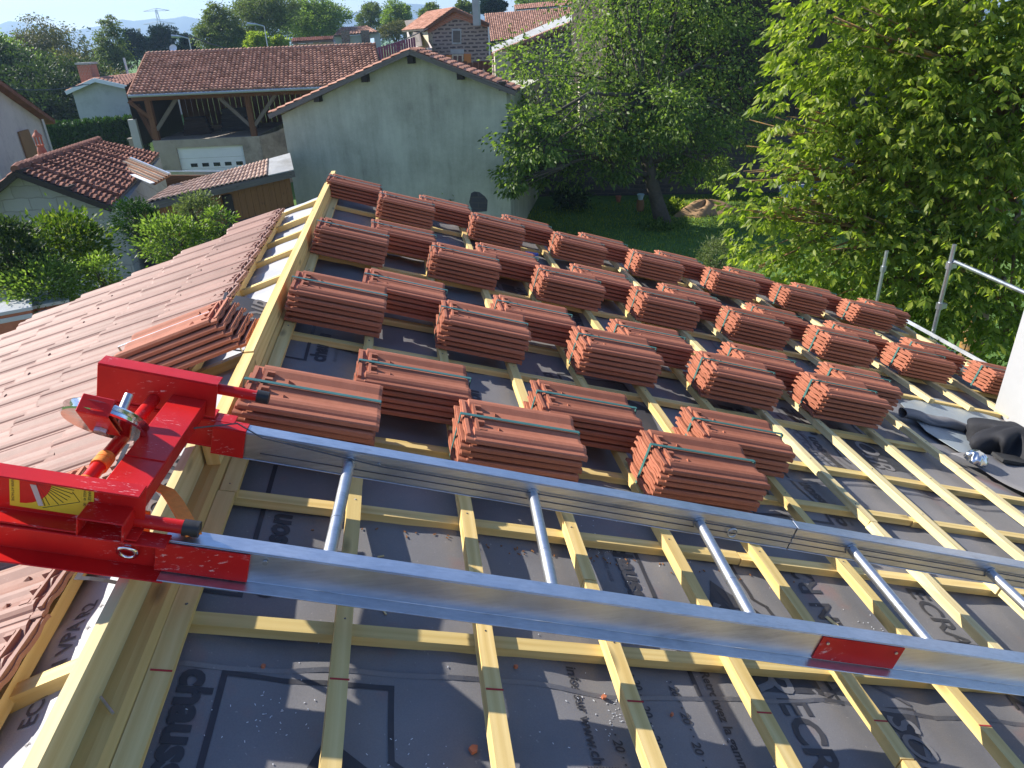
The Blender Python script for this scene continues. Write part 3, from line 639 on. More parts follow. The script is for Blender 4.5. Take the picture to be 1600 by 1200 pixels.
mb = MB(); mb.box(LD(-.214, -.0035, .152), LA*.1002, LB*.0025, NN*.0385); bev(mb.obj('sleeve', M['red'], head), .001)
bev(channel(-.655, -.340, BW+.028, .206, .316, .050).obj('upper_channel', M['red'], head), .0015)
bev(channel(-.655, -.285, BW+.028, .110, .202, .045).obj('lower_channel', M['red'], head), .0015)
mb = MB(); mb.box(LD(-.29, BW-.0035, .154), LA*.045, LB*.0025, NN*.043); mb.box(LD(-.29, BW+.02, .1985), LA*.045, LB*.024, NN*.0022); bev(mb.obj('sleeve', M['red'], head), .001)
# cross box beam with an open end
mb = MB(); b0, b1 = -.052, BW+.024; w0, w1 = .213, .262; a0, a1 = -.458, -.366; t = .004; bc = (b0+b1)/2; bh = (b1-b0)/2
mb.box(LD((a0+a1)/2, bc, w1-t/2), LA*(a1-a0)/2, LB*bh, NN*t/2); mb.box(LD((a0+a1)/2, bc, w0+t/2), LA*(a1-a0)/2, LB*bh, NN*t/2)
for a in (a0+t/2, a1-t/2): mb.box(LD(a, bc, (w0+w1)/2), LA*t/2, LB*(bh-.0002), NN*((w1-w0)/2-t-.0003))
bev(mb.obj('cross_beam', M['red'], head), .002)
mb = MB(); mb.box(LD(-.412, .20, .2635), LA*.046, LB*.0012, NN*.0012); mb.obj('weld_seam', M['red'], head)

# guard tubes with rubber ends
for b, w, x0, x1 in ((.020, .222, -.37, -.262), (BW+.062, .285, -.36, -.235)):
    mb = MB(); mb.tube([LD(x0, b, w), LD(x1, b, w)], .0155, 16); o = mb.obj('guard_tube', M['red'], head, auto=40)
    mb = MB(); mb.tube([LD(x1-.004, b, w), LD(x1+.030, b, w)], .0185, 16); mb.obj('rubber_cap', M['rubber'], o, auto=40)
# bar behind the beam with strap turns
mb = MB(); mb.tube([LD(-.505, .032, .235), LD(-.505, BW+.024, .235)], .0165, 16); bar = mb.obj('round_bar', M['red'], head, auto=40)
for b in (.065, .175): mb = MB(); mb.tube([LD(-.505, b, .235), LD(-.505, b+.022, .235)], .0205, 14); mb.tube([LD(-.505, b+.024, .235), LD(-.505, b+.045, .235)], .0205, 14); mb.obj('strap_turns', M['orange'], bar, auto=40)
# sticker
st = MB(); st.box(LD(-.53, .012-.0028, .262), LA*.082, LB*.0006, NN*.040); sto = st.obj('sticker', M['yellow'], head)
def SK(x, y): return LD(-.53+x, .012-.0040, .262+y)
mb = MB(); mb.prism([SK(-.062+.062*math.cos(t), .036+0*t-.065*math.sin(t)*1) for t in [i*math.pi/2/8 for i in range(9)]][::-1]+[SK(-.062, .036)], -LB*.0004); mb.obj('sticker_arc', M['red'], sto)
mb = MB(); c = SK(-.030, .030)
for i in range(9):
    t = -.12-i*.165; q = SK(-.030+.092*math.cos(t)*(.62 if i > 5 else .8), .030+.085*math.sin(t)*.72); mb.tube([c, q], .0006, 5)
mb.tube([SK(.04, .018), SK(.055, -.005), SK(-.018, -.034)], .0006, 5); mb.obj('sticker_diagram', M['black'], sto)
mb = MB(); mb.prism([SK(-.042, .022), SK(-.030, .022), SK(-.016, -.028), SK(-.026, -.030)], -LB*.0008); mb.obj('sticker_figure', M['pinkrender'], sto)
def stick_text(s, size, x, y, vert=True):
    P, F = text_mesh(s, size); mb = MB(); mb.add([SK(x+q[1], y-q[0])-LB*.0006 if vert else SK(x+q[0], y+q[1])-LB*.0006 for q in P], [tuple(reversed(f)) for f in F] if vert else F); mb.obj('sticker_text', M['black'], sto)
stick_text('CHARGE MAX. 150 kg', .0085, .071, .036); stick_text('ANGLE 45 - 80', .0075, .062, .034); stick_text('VERIFIER ATTACHE', .0075, -.078, .037)
mb = MB(); mb.tube([LD(-.435, .010, .224), LD(-.435, .004, .224)], .004, 8); mb.obj('rivet', M['whitepaint'], head)
# eye bolt
mb = MB(); c = LD(-.372, -.002, .150); pts = [c+(LA*math.cos(t)+NN*math.sin(t)*.9-LB*.25*math.sin(t))*.019 for t in [i*6.283/20 for i in range(21)]]; mb.tube(pts, .005, 8, caps=False); mb.tube([c+NN*.018, c+NN*.018+LB*.012], .008, 8); mb.obj('eye_bolt', M['chrome'], head, auto=60)
# pulley: wheel, yoke, axle
pc = LD(-.535, .285, .296); ax = (NN*math.cos(R_(50))+LB*math.sin(R_(50))).normalized(); ax = (ax+LA*.05).normalized(); e1 = (LA-ax*LA.dot(ax)).normalized(); e2 = ax.cross(e1)
pul = MB(); prof = [(-.014, .016), (-.014, .094), (-.010, .098), (-.003, .082), (.003, .082), (.010, .098), (.014, .094), (.014, .016)]; n = 48; P = []
for i in range(n):
    t = 6.28318*i/n; d = e1*math.cos(t)+e2*math.sin(t)
    for (h, r_) in prof: P.append(pc+d*r_+ax*h)
m = len(prof); pul.add(P, [(i*m+k, i*m+(k+1) % m, ((i+1) % n)*m+(k+1) % m, ((i+1) % n)*m+k) for i in range(n) for k in range(m)])
po = pul.obj('pulley_wheel', M['chrome'], head, auto=30)
mb = MB()
for s_ in (-1, 1): mb.box(pc+ax*.021*s_-e2*.028+e1*.0, e1*.036, e2*.062, ax*.0025)
mb.box(pc-e2*.092, e1*.036, e2*.003, ax*.0235); o = mb.obj('pulley_yoke', M['red'], head); bev(o, .002)
mb = MB(); mb.tube([pc-ax*.034-e2*.0, pc+ax*.030], .010, 12); mb.tube([pc-ax*.034, pc-ax*.024], .016, 6); mb.obj('pulley_axle', M['galv'], o, auto=40)
mb = MB(); q = pc+e1*.01+e2*.05; mb.tube([q, q+ax*.095], .011, 14); mb.obj('release_pin', M['galv'], o, auto=40)
# steel cable from the wheel down the far rail
cb = MB(); s0 = pc+e1*.045+e2*.075
cb.tube([s0-e1*.05, s0, LD(-.27, BW-.010, .226), LD(-.2, BW-.007, .192), LD(.15, BW-.006, .163), LD(1.2, BW-.005, .160), LD(3.5, BW-.005, .158), LD(6.5, BW-.005, .158)], .0022, 6)
tag(cb.obj('steel_cable', M['wire'], loc=LD(1, BW, .15)), 'thin steel cable running from the pulley along the far ladder rail', 'cable')
for v_ in []: pass
# orange ratchet strap
def strap_path(pts, w, t, name, m_, label, side):
    mb = MB(); P = []
    for i, p in enumerate(pts):
        d = (pts[min(i+1, len(pts)-1)]-pts[max(i-1, 0)]).normalized(); s_ = (side-d*side.dot(d)).normalized(); n_ = d.cross(s_)
        for a, b in ((-1, -1), (1, -1), (1, 1), (-1, 1)): P.append(p+s_*w/2*a+n_*t/2*b)
    F = [(i*4+k, i*4+(k+1) % 4, i*4+4+(k+1) % 4, i*4+4+k) for i in range(len(pts)-1) for k in range(4)]+[(3, 2, 1, 0), tuple((len(pts)-1)*4+k for k in range(4))]
    mb.add(P, F); o = mb.obj(name, M[m_], loc=pts[0]); tag(o, label, 'strap'); return o
strap_path([RP(*rpx(x, y, w), w) for x, y, w in ((228, 752, .195), (243, 760, .20), (262, 768, .205), (274, 784, .208), (288, 808, .21), (303, 836, .212))], .034, .004, 'ratchet_strap', 'orange', 'orange webbing strap bent from the red cross beam to the rubber capped tube', LA)
strap_path([LD(-.372, .085, .20), LD(-.374, .10, .06), LD(-.376, .11, -.02)], .03, .004, 'ratchet_strap', 'orange', 'orange webbing strap hanging straight down under the red cross beam', LA)
# ------------------------------------------------------------------ chimney corner
chim = empty('chimney', RP(4.8, 3.2, -.06), 'white rendered chimney block rising through the lower right of the roof', 'chimney')
c0 = RP(4.8, 3.0, -.06); mb = MB(); x0 = RP(4.8, 0, -.06).x; mb.prism([(x0, 3.1, c0.z-.6), (x0+.75, 3.1, c0.z-.6), (x0+.75, 4.14, c0.z-.6), (x0, 4.14, c0.z-.6)], (0, 0, 2.5)); mb.obj('stack', M['whiterender'], chim)
mb = MB(); mb.prism([(x0-.04, 3.06, c0.z+1.9), (x0+.79, 3.06, c0.z+1.9), (x0+.79, 4.18, c0.z+1.9), (x0-.04, 4.18, c0.z+1.9)], (0, 0, .08)); mb.obj('cap', M['concrete'], chim)
# zinc sheet and rolled underlay
mb = MB(); pp = [rpx(x, y, -.04) for x, y in ((1408, 628), (1452, 618), (1560, 652), (1600, 690), (1600, 742), (1500, 704), (1448, 672))]; mb.prism([RP(u, v, -.050) for u, v in pp], NN*.003)
tag(mb.obj('flashing_sheet', M['zinc'], loc=RP(4, 3.6, -.05)), 'pale blue grey metal flashing sheet lying below the chimney', 'metal sheet')
mb = MB(); P = []; a_, b_ = rpx(1412, 641, 0), rpx(1530, 668, 0); A_ = RP(*a_, -.02); B_ = RP(*b_, -.02); dd = (B_-A_).normalized(); sd = dd.cross(NN); nseg = 14
for i in range(nseg+1):
    c = A_.lerp(B_, i/nseg)+NN*.008*math.sin(i*.9)
    for k in range(20):
        t = 6.283*k/20; rr = .036*(1+.10*math.sin(3*t+i*.5)+.06*math.sin(i*1.7+t)); P.append(c+sd*math.cos(t)*rr*1.25+NN*(math.sin(t)*rr*.85))
F = [(i*20+k, i*20+(k+1) % 20, (i+1)*20+(k+1) % 20, (i+1)*20+k) for i in range(nseg) for k in range(20)]
mb.add(P, F); Q = [A_+dd*.001+(P[k]-A_)*.88 for k in range(20)]; mb.add(Q+[q+dd*.4 for q in Q], [(k, k+20, (k+1) % 20+20, (k+1) % 20) for k in range(20)])
mb.add([P[k] for k in range(20)]+Q, [(k, k+20, (k+1) % 20+20, (k+1) % 20) for k in range(20)])
tag(mb.obj('underlay_roll', M['membrane'], loc=A_, smooth=True), 'grey rolled up tube of underlay with a dark open end beside the chimney', 'membrane roll')
# grey flap in front of the cloth
us_, vs_ = lin(0, 1, 22), lin(0, 1, 14); cn = [rpx(1490, 700, 0), rpx(1660, 790, 0), rpx(1660, 722, 0), rpx(1590, 716, 0)]
c0_, c1_, c2_, c3_ = cn
def flap(s_, t): 
    u = (c0_[0]*(1-s_)+c1_[0]*s_)*(1-t)+(c3_[0]*(1-s_)+c2_[0]*s_)*t; v = (c0_[1]*(1-s_)+c1_[1]*s_)*(1-t)+(c3_[1]*(1-s_)+c2_[1]*s_)*t
    return RP(u, v, -.035+.05*math.sin(math.pi*min(1, t*1.1))*(.4+.6*s_)+.008*math.sin(9*s_+4*t))
o = grid(flap, us_, vs_).obj('underlay_flap', M['membrane'], loc=RP(*c0_), smooth=True); sm = o.modifiers.new('s', 'SOLIDIFY'); sm.thickness = .003
tag(o, 'grey curled flap of printed underlay below the black cloth at the right edge', 'membrane')
# black cloth heap
def heap(name, c, rx, ry, rz, m_, label, cat, seed, fold=.16, nu=56, nv=28, ex=V3((1, 0, 0)), ey=V3((0, 1, 0)), ez=V3((0, 0, 1))):
    r2 = random.Random(seed); ph = [r2.random()*6 for _ in range(8)]; P = []
    for j in range(nv+1):
        t = (math.pi*.62)*j/nv
        for i in range(nu):
            a = 6.28318*i/nu
            k = 1+fold*(math.sin(5*a+ph[0]+2*t)+.7*math.sin(9*a+ph[1]-3*t)+.4*math.sin(15*a+ph[2]))*math.sin(t)*.6+.10*math.sin(2*a+ph[3])*math.sin(t)
            P.append(c+ex*(rx*math.sin(t)*math.cos(a)*k)+ey*(ry*math.sin(t)*math.sin(a)*k)+ez*(rz*math.cos(t)*(1+.12*math.sin(3*a+ph[4])*math.sin(t))))
    mb = MB(); mb.add(P, [(j*nu+i, (j+1)*nu+i, (j+1)*nu+(i+1) % nu, j*nu+(i+1) % nu) for j in range(nv) for i in range(nu)])
    o = mb.obj(name, M[m_], loc=c, smooth=True); tag(o, label, cat); return o
ca_ = RP(*rpx(1575, 700, 0), .0)
heap('jacket', ca_+UU*.02, .24, .22, .15, 'fabric', 'crumpled black work jacket heaped against the white chimney', 'jacket', 3, .42, ex=UU, ey=VV, ez=NN)
heap('foil_bag', RP(*rpx(1527, 712, .02), .0), .06, .055, .05, 'foil', 'crinkled silver foil bag half under the black jacket', 'bag', 5, .22, ex=UU, ey=VV, ez=NN)
mb = MB(); q = RP(*rpx(1590, 722, 0), .01); mb.box(q, UU*.16, VV*.045, NN*.010); tag(bev(mb.obj('tool_case', M['rubber'], loc=q), .004) and COL.objects[-1] if False else mb.obj('tool_case', M['rubber'], loc=q), 'flat black case lying under the jacket at the right edge', 'case') if False else tag(mb.obj('tool_case', M['rubber'], loc=q), 'flat black case lying under the jacket at the right edge', 'case')
q = RP(*rpx(832, 397, 0), .0); mb = MB(); mb.beam(q-UU*.06, q+UU*.05+VV*.02, NN, .03, .02, seg=6, jit=.006); tag(mb.obj('plastic_bag', M['bluetarp'], loc=q), 'scrap of blue plastic between two tile stacks in the third row', 'plastic scrap')
# scaffold guard rail
def pole_at(px0, py0, px1, py1, D):   # vertical tube through two pixels
    a = at(px0, py0, D); z1 = None; d = ray(px1, py1); 
    t = D/d.dot(FH); b = CAM+d*t; return V3((b.x, b.y, 0)), b.z, a.z
sc_ = empty('scaffold_guard_rail', (RP(6.1, 5.9).x, 6.1, 0), 'galvanised scaffold post with a sloping guard rail rising behind the eave', 'scaffold')
bx, by = RP(6.05, 0).x, 6.25
q = ray(1456, 528); t = by/q.y; B1 = CAM+q*t; q = ray(1490, 382); t2 = by/q.y; T1 = CAM+q*t2
mb = MB(); mb.tube([(B1.x, by, 0), (B1.x, by, T1.z)], .021, 14); p1 = mb.obj('post', M['galv'], sc_, auto=40)
for py in (415, 478):
    q = ray(1480 if py == 415 else 1466, py); z = (CAM+q*(by/q.y)).z; mb = MB(); mb.tube([(B1.x, by, z-.035), (B1.x, by, z+.035)], .036, 8); mb.box((B1.x+.03, by-.01, z), V3((.03, 0, 0)), V3((0, .02, 0)), V3((0, 0, .025))); mb.obj('coupler', M['galv'], p1)
q = ray(1490, 408); P0 = CAM+q*(by/q.y); q = ray(1612, 462); P1 = CAM+q*((by-1.2)/q.y); mb = MB(); mb.tube([P0, P0+(P1-P0)*2], .020, 14); mb.obj('rail', M['galv'], sc_, auto=40)
sc2 = empty('scaffold_post', (RP(6.1, 7).x, 7.6, 0), 'galvanised scaffold post standing alone behind the far end of the eave', 'scaffold')
by = 7.6; q = ray(1370, 470); B2 = CAM+q*(by/q.y); q = ray(1385, 392); T2 = CAM+q*(by/q.y); mb = MB(); mb.tube([(B2.x, by, 0), (B2.x, by, T2.z)], .021, 14); p2 = mb.obj('post', M['galv'], sc2, auto=40)
q = ray(1379, 420); z = (CAM+q*(by/q.y)).z; mb = MB(); mb.tube([(B2.x, by, z-.035), (B2.x, by, z+.035)], .034, 8); mb.obj('coupler', M['galv'], p2)
# ------------------------------------------------------------------ foliage
def leaves_obj(name, pos, direc, size, m_, parent, aspect=.45, fold=.25, org=None):
    """pos Nx3 leaf bases, direc Nx3 unit directions, size N"""
    n = len(pos); rnd = rng.normal(size=(n, 3)); d = direc/np.linalg.norm(direc, axis=1, keepdims=True)
    s = np.cross(d, rnd); s /= np.linalg.norm(s, axis=1, keepdims=True)+1e-9; nn = np.cross(s, d)
    L = size[:, None]; W = L*aspect*.5
    b = pos; tip = pos+d*L; mid = pos+d*L*.45
    l = mid+s*W+nn*L*fold*.3; r = mid-s*W+nn*L*fold*.3
    v = np.stack([b, l, tip, r], 1).reshape(-1, 3)
    if org is not None: v = v-np.array(org)
    me = bpy.data.meshes.new(name); me.vertices.add(n*4); me.vertices.foreach_set('co', v.astype(np.float32).ravel())
    base = np.arange(n)[:, None]*4; li = np.concatenate([base+0, base+3, base+2, base+0, base+2, base+1], 1).ravel()
    me.loops.add(n*6); me.loops.foreach_set('vertex_index', li.astype(np.int32)); me.polygons.add(n*2)
    me.polygons.foreach_set('loop_start', (np.arange(n*2)*3).astype(np.int32)); me.polygons.foreach_set('loop_total', np.full(n*2, 3, np.int32))
    me.update(calc_edges=True); me.validate(); me.materials.append(m_)
    o = bpy.data.objects.new(name, me); COL.objects.link(o)
    if parent is not None: o.parent = parent
    return o
def unit(n): v = rng.normal(size=(n, 3)); return v/np.linalg.norm(v, axis=1, keepdims=True)
def crown_pts(blobs, nclump, nleaf, shell=.55, csize=.16):
    """clumps of leaves through the volume of several ellipsoid lobes [(centre, (rx,ry,rz), weight)]"""
    w = np.array([b[2] for b in blobs], float); w /= w.sum(); out = []; dr = []
    for (c, r, _), k in zip(blobs, (w*nclump).astype(int)+1):
        u = unit(k); rad = rng.uniform(shell, 1.0, (k, 1))**.6; cc = np.array(c)+u*rad*np.array(r)
        m = max(3, nleaf//nclump); cr = np.array(r).mean()*csize*rng.uniform(.55, 1.5, (k, 1, 1))
        off = rng.normal(size=(k, m, 3))*np.array([1, 1, .62]); p = cc[:, None, :]+off*cr
        d = off*.5+u[:, None, :]*.7+rng.normal(size=(k, m, 3))*.5; out.append(p.reshape(-1, 3)); dr.append(d.reshape(-1, 3))
    return np.concatenate(out), np.concatenate(dr)
def limbs(base, top, blobs, r0, nl, seed, bend=.25, sub=3):
    rr = random.Random(seed); mb = MB(); base, top = V3(base), V3(top)
    tr = [base.lerp(top, t)+V3((rr.uniform(-1, 1), rr.uniform(-1, 1), 0))*bend*t*(1-t)*2 for t in (0, .15, .35, .6, .8, 1)]
    mb.tube(tr, [r0*1.25, r0, r0*.85, r0*.65, r0*.5, r0*.35], 10)
    for i in range(nl):
        b = blobs[i % len(blobs)]; e = V3(b[0])+V3([rr.uniform(-.75, .75)*q for q in b[1]]); t = rr.uniform(.45, 1); k = t*5; i0 = min(4, int(k)); s = tr[i0].lerp(tr[i0+1], k-i0)
        mid = s.lerp(e, .5)+V3((rr.uniform(-1, 1), rr.uniform(-1, 1), rr.uniform(0, 1)))*(e-s).length*.1
        mb.tube([s, s.lerp(mid, .6), mid, e.lerp(mid, .4), e], [r0*.4, r0*.3, r0*.2, r0*.12, r0*.05], 6)
        for _ in range(sub):
            q = e+V3([rr.uniform(-.4, .4)*z for z in b[1]]); mb.tube([mid, mid.lerp(q, .5)+V3((0, 0, .1)), q], [r0*.13, r0*.08, r0*.03], 5)
    return mb
def tree(name, label, cat, base, top, blobs, nclump, nleaf, ls, mleaf, r0=.18, nl=10, shell=.5, droop=0.3, csize=.16, group=None, aspect=.5, bark='bark', sub=2, seed=None):
    t = empty(name, base, label, cat, group)
    seed = seed or int(abs(base[0])*31+abs(base[1])*17)
    limbs(base, top, blobs, r0, nl, seed, sub=sub).obj('trunk', M[bark], t, smooth=True)
    p, d = crown_pts(blobs, nclump, nleaf, shell, csize); d = d/np.linalg.norm(d, axis=1, keepdims=True); d[:, 2] -= droop
    leaves_obj('crown', p, d, ls*rng.uniform(.6, 1.25, len(p)), M[mleaf], t, aspect=aspect, org=base); return t
def pxtree(name, label, cat, px, ytop, ybot, wpx, D, mleaf, nclump=120, nleaf=5000, ls=.3, lobes=4, base_z=None, group=None, droop=.3, shell=.45, csize=.17, slim=False, seed=0, tall=1.0, r0=None):
    P0 = at(px, ytop, D); P1 = at(px, ybot, D); w = wpx/FPX*D*1.02; z1, z0 = P0.z, P1.z; c = at(px, (ytop+ybot)/2, D)
    bz = gz(c.x, c.y) if base_z is None else base_z; rr = random.Random(seed+int(px)); h = z1-z0; bl = []
    if slim: bl = [((c.x+rr.uniform(-.1, .1)*w, c.y, z0+h*(i+.5)/lobes), (w*.5*(1-.35*abs(i/(lobes-1)-.35)), w*.5, h/lobes*.75), 1) for i in range(lobes)]
    else:
        bl = [((c.x, c.y, z0+h*.48), (w*.40, w*.36, h*.42), 1.6)]
        for i in range(lobes):
            a = 6.28*i/lobes+rr.random(); zz = z0+h*rr.uniform(.25, .72); k = .26*(1-.3*abs((zz-z0)/h-.4)); bl.append(((c.x+math.cos(a)*w*k, c.y+math.sin(a)*w*k, zz), (w*.26, w*.26, h*rr.uniform(.2, .3)), .8))
        bl.append(((c.x+rr.uniform(-.08, .08)*w, c.y, z1-h*.2), (w*.24, w*.24, h*.2), .6))
    return tree(name, label, cat, (c.x, c.y, bz-.1), (c.x, c.y, z0+h*.6), bl, nclump, nleaf, ls, mleaf, r0=r0 or max(.06, w*.03), nl=8, shell=shell, droop=droop, csize=csize, group=group, seed=seed+3)
# --- the two garden trees
def walnut():
    b0 = V3((9.6, 10.2, 0)); g = 'walnut_tree'; t = empty(g, b0, 'big sunlit yellow green walnut tree spreading beyond the eave on the right', 'tree')
    bl = []   # lobes from pixels (px, py, depth, radius)
    for (px, py, D, r_, w) in [(1330, 40, 10.5, 1.05, 1.2), (1500, 10, 10.2, 1.4, 1.4), (1270, 150, 10.3, .75, .8), (1390, 150, 10.0, 1.1, 1.3), (1540, 160, 9.6, 1.2, 1.5), (1250, 265, 10.0, .62, .7), (1330, 260, 10.2, .95, 1.2), (1450, 290, 9.9, 1.1, 1.4), (1590, 300, 9.3, 1.2, 1.3),
                               (1190, 300, 9.9, .50, .55), (1215, 375, 9.9, .62, .8), (1180, 345, 9.7, .35, .35), (1320, 380, 9.8, .95, 1.2), (1440, 420, 9.4, 1.0, 1.4), (1550, 440, 9.0, .95, 1.2), (1500, 520, 9.0, .8, 1.0), (1390, 470, 9.7, .8, .9), (1260, 420, 9.9, .55, .5), (1600, 560, 8.6, .8, .8), (1640, 120, 9.8, 1.3, 1), (1400, -90, 10.8, 1.3, 1), (1600, -80, 10, 1.4, 1)]:
        c = at(px, py, D+.3); bl.append(((c.x, c.y, c.z), (r_, r_*1.0, r_*.92), w*r_*r_))
    mb = limbs(b0, V3((9.3, 10.1, 4.6)), bl, .20, 40, 5, sub=3, bend=.8); mb.obj('trunk', M['lichenbark'], t, smooth=True)
    w = np.array([b[2] for b in bl]); w = w/w.sum(); P = []; Dr = []; S = []
    N = 7600
    for (c, r, _), k in zip(bl, (w*N).astype(int)+1):
        u = unit(k); rad = rng.uniform(.25, 1.0, (k, 1))**.5; q = np.array(c)+u*rad*np.array(r)   # twig ends
        out = u*.8+rng.normal(size=(k, 3))*.35; out[:, 2] = out[:, 2]*.4-.15; out /= np.linalg.norm(out, axis=1, keepdims=True)
        side = np.cross(out, [0, 0, 1.0]); side /= np.linalg.norm(side, axis=1, keepdims=True)+1e-9; sc = rng.uniform(.8, 1.25, (k, 1))
        for j in range(7):        # compound leaf: three pairs and a tip
            pr = j//2; s_ = (1 if j % 2 else -1)
            if j == 6: p = q+out*.17*sc; d = out+np.array([0, 0, -.55]); L = .125
            else: p = q+out*(.03+.05*pr)*sc; d = out*.55+side*s_*.85+np.array([0, 0, -.55-.1*pr]); L = .088+.017*pr
            P.append(p+rng.normal(size=p.shape)*.008); Dr.append(d+rng.normal(size=p.shape)*.22); S.append(L*sc[:, 0]*rng.uniform(.85, 1.15, k))
    leaves_obj('crown', np.concatenate(P), np.concatenate(Dr), np.concatenate(S), M['leaf_walnut'], t, aspect=.46, fold=.35, org=b0)
walnut()
def cherry():
    b0 = G(1037, 352); bl = []; t = empty('fruit_tree', b0, 'wide leafy fruit tree with a leaning dark trunk standing on the garden lawn', 'tree')
    for (px, py, D, r_, w) in [(850, 130, 23, 1.6, 1.1), (960, 90, 24, 2.0, 1.4), (1060, 60, 25, 2.2, 1.5), (1150, 90, 25, 1.7, .8), (830, 215, 22, .95, .8), (900, 190, 23, 1.7, 1.1), (1000, 180, 24.5, 2.0, 1.1), (1100, 170, 24.5, 1.7, 1.0), (1180, 200, 24.5, .9, .45), (850, 265, 23.5, .8, .5), (800, 280, 22, .45, .25), (930, 245, 23, 1.1, .5),
                               (1090, 235, 24, 1.2, .7), (1005, 215, 22.6, .8, .4), (1045, 175, 22.4, .9, .5), (985, 165, 22.5, .9, .5), (1020, -20, 25, 2.3, 1.2), (1120, -30, 26, 2.2, 1.0), (940, 10, 25, 1.7, .8), (960, 262, 22.5, .6, .35), (1060, 262, 23.5, .6, .3), (1210, 130, 25, .8, .3), (1120, 270, 25, .6, .3)]:
        D = D+(1.6 if py < 170 or px > 1110 else .3); D = 21.0 if (px < 835 and py > 200) else D; c = at(px, py, D); bl.append(((c.x, c.y, c.z), (r_, r_, r_*.9), w))
    mb = MB(); k = [b0, at(1028, 320, 24.0), at(1020, 290, 23.8), at(1012, 255, 23.8), at(1008, 200, 24.0), at(1010, 150, 24.3)]; mb.tube([V3(p) for p in k], [.30, .24, .21, .19, .14, .1], 12)
    rr = random.Random(4)
    for i in range(34):
        b = bl[i % len(bl)]; s = V3(k[2+i % 4]).lerp(V3(k[min(5, 3+i % 4)]), rr.random()); e = V3(b[0])+V3([rr.uniform(-.6, .6)*q for q in b[1]]); m_ = s.lerp(e, .5)+V3((0, 0, rr.uniform(.1, .6)))
        mb.tube([s, s.lerp(m_, .6), m_, e.lerp(m_, .4), e], [.09, .07, .05, .03, .012], 6)
        for _ in range(3): q = e+V3([rr.uniform(-.5, .5)*z for z in b[1]]); mb.tube([m_, m_.lerp(q, .5), q], [.03, .02, .008], 4)
    mb.obj('trunk', M['bark'], t, smooth=True)
    p, d = crown_pts(bl, 900, 36000, .35, .19); d = d/np.linalg.norm(d, axis=1, keepdims=True); d[:, 2] -= .55
    leaves_obj('crown', p, d, .15*rng.uniform(.6, 1.25, len(p)), M['leaf_cherry'], t, aspect=.5, org=b0)
cherry()
def bush(name, label, cat, c, r, mleaf, n=2500, ls=.08, clumps=60, group=None, csize=.2, shell=.4, stem=True, droop=0.0):
    b0 = V3((c[0], c[1], c[2]-r[2]*.95)); t = empty(name, b0, label, cat, group)
    bl = [(tuple(c), tuple(r), 1)]
    mb = MB(); rr = random.Random(n+int(c[0]*10))
    for i in range(7):
        e = V3(c)+V3([rr.uniform(-.6, .6)*q for q in r]); mb.tube([b0+V3((rr.uniform(-.1, .1), rr.uniform(-.1, .1), 0)), b0.lerp(e, .5), e], [.03, .02, .008], 5)
    mb.obj('stem', M['bark'], t)
    p, d = crown_pts(bl, clumps, n, shell, csize); d = d/np.linalg.norm(d, axis=1, keepdims=True); d[:, 2] += .25-droop
    leaves_obj('foliage', p, d, ls*rng.uniform(.6, 1.3, len(p)), M[mleaf], t, org=b0); return t
def pxbush(name, label, px, py, rx, rz, D, mleaf, **k):
    c = at(px, py, D); s = D/FPX; return bush(name, label, 'shrub', (c.x, c.y, c.z), (rx*s, rx*s*.8, rz*s), mleaf, **k)
pxbush('ivy_clump', 'dark leafy clump growing round the foot of the leaning fruit tree', 1035, 362, 36, 15, 23.6, 'leaf_cherry', n=2200, ls=.13)
pxbush('garden_plant', 'small bright green plant between the tree trunk and the earth pile', 1056, 324, 17, 10, 25.6, 'leaf_walnut', n=900, ls=.12, clumps=30)
pxbush('grey_shrub', 'pale grey green feathery shrub beside the walnut leaves beyond the tile stacks', 1122, 400, 30, 30, 14, 'leaf_grey', n=3200, ls=.05, clumps=90)
pxbush('ivy_patch', 'ivy creeping along the foot of the patinated gable wall', 715, 310, 26, 7, 22.6, 'leaf_cherry', n=900, ls=.09, clumps=30)
pxbush('wall_plant', 'dark plant at the foot of the garden stone wall left of the tree', 895, 305, 34, 14, 27, 'leaf_dark', n=1200, ls=.14, clumps=40)
for px, py, rx, rz, D, mm, lb, n, ls in [(18, 400, 44, 62, 9.5, 'leaf_dark', 'dark dense laurel bush at the left edge below the block wall gable', 4200, .07),
        (95, 385, 66, 46, 10.5, 'leaf_bright', 'yellow tipped bush standing against the block wall gable', 4200, .085),
        (70, 450, 58, 48, 9.2, 'leaf_cherry', 'sprawling light green bush above the wrapped tile pallets', 4200, .06),
        (212, 345, 31, 33, 11.5, 'leaf_hedge', 'rounded clipped dark shrub at the corner of the stone shed', 3800, .045),
        (310, 338, 27, 36, 11, 'leaf_grey', 'grey green upright shrub below the boarded lean-to', 3600, .045),
        (268, 372, 46, 34, 10.3, 'leaf_cherry', 'loose green shrub between the clipped shrub and the tiled slope', 3400, .055),
        (340, 350, 20, 26, 10.6, 'leaf_cherry', 'thin bright climbing plant beside the grey green shrub', 700, .06), (160, 430, 26, 40, 9.6, 'leaf_cherry', 'dark leggy shrub in the shade behind the tiled slope', 1500, .055)]:
    pxbush('garden_shrub', lb, px, py, rx, rz, D, mm, n=n, ls=ls, clumps=int(n/34), group=None)
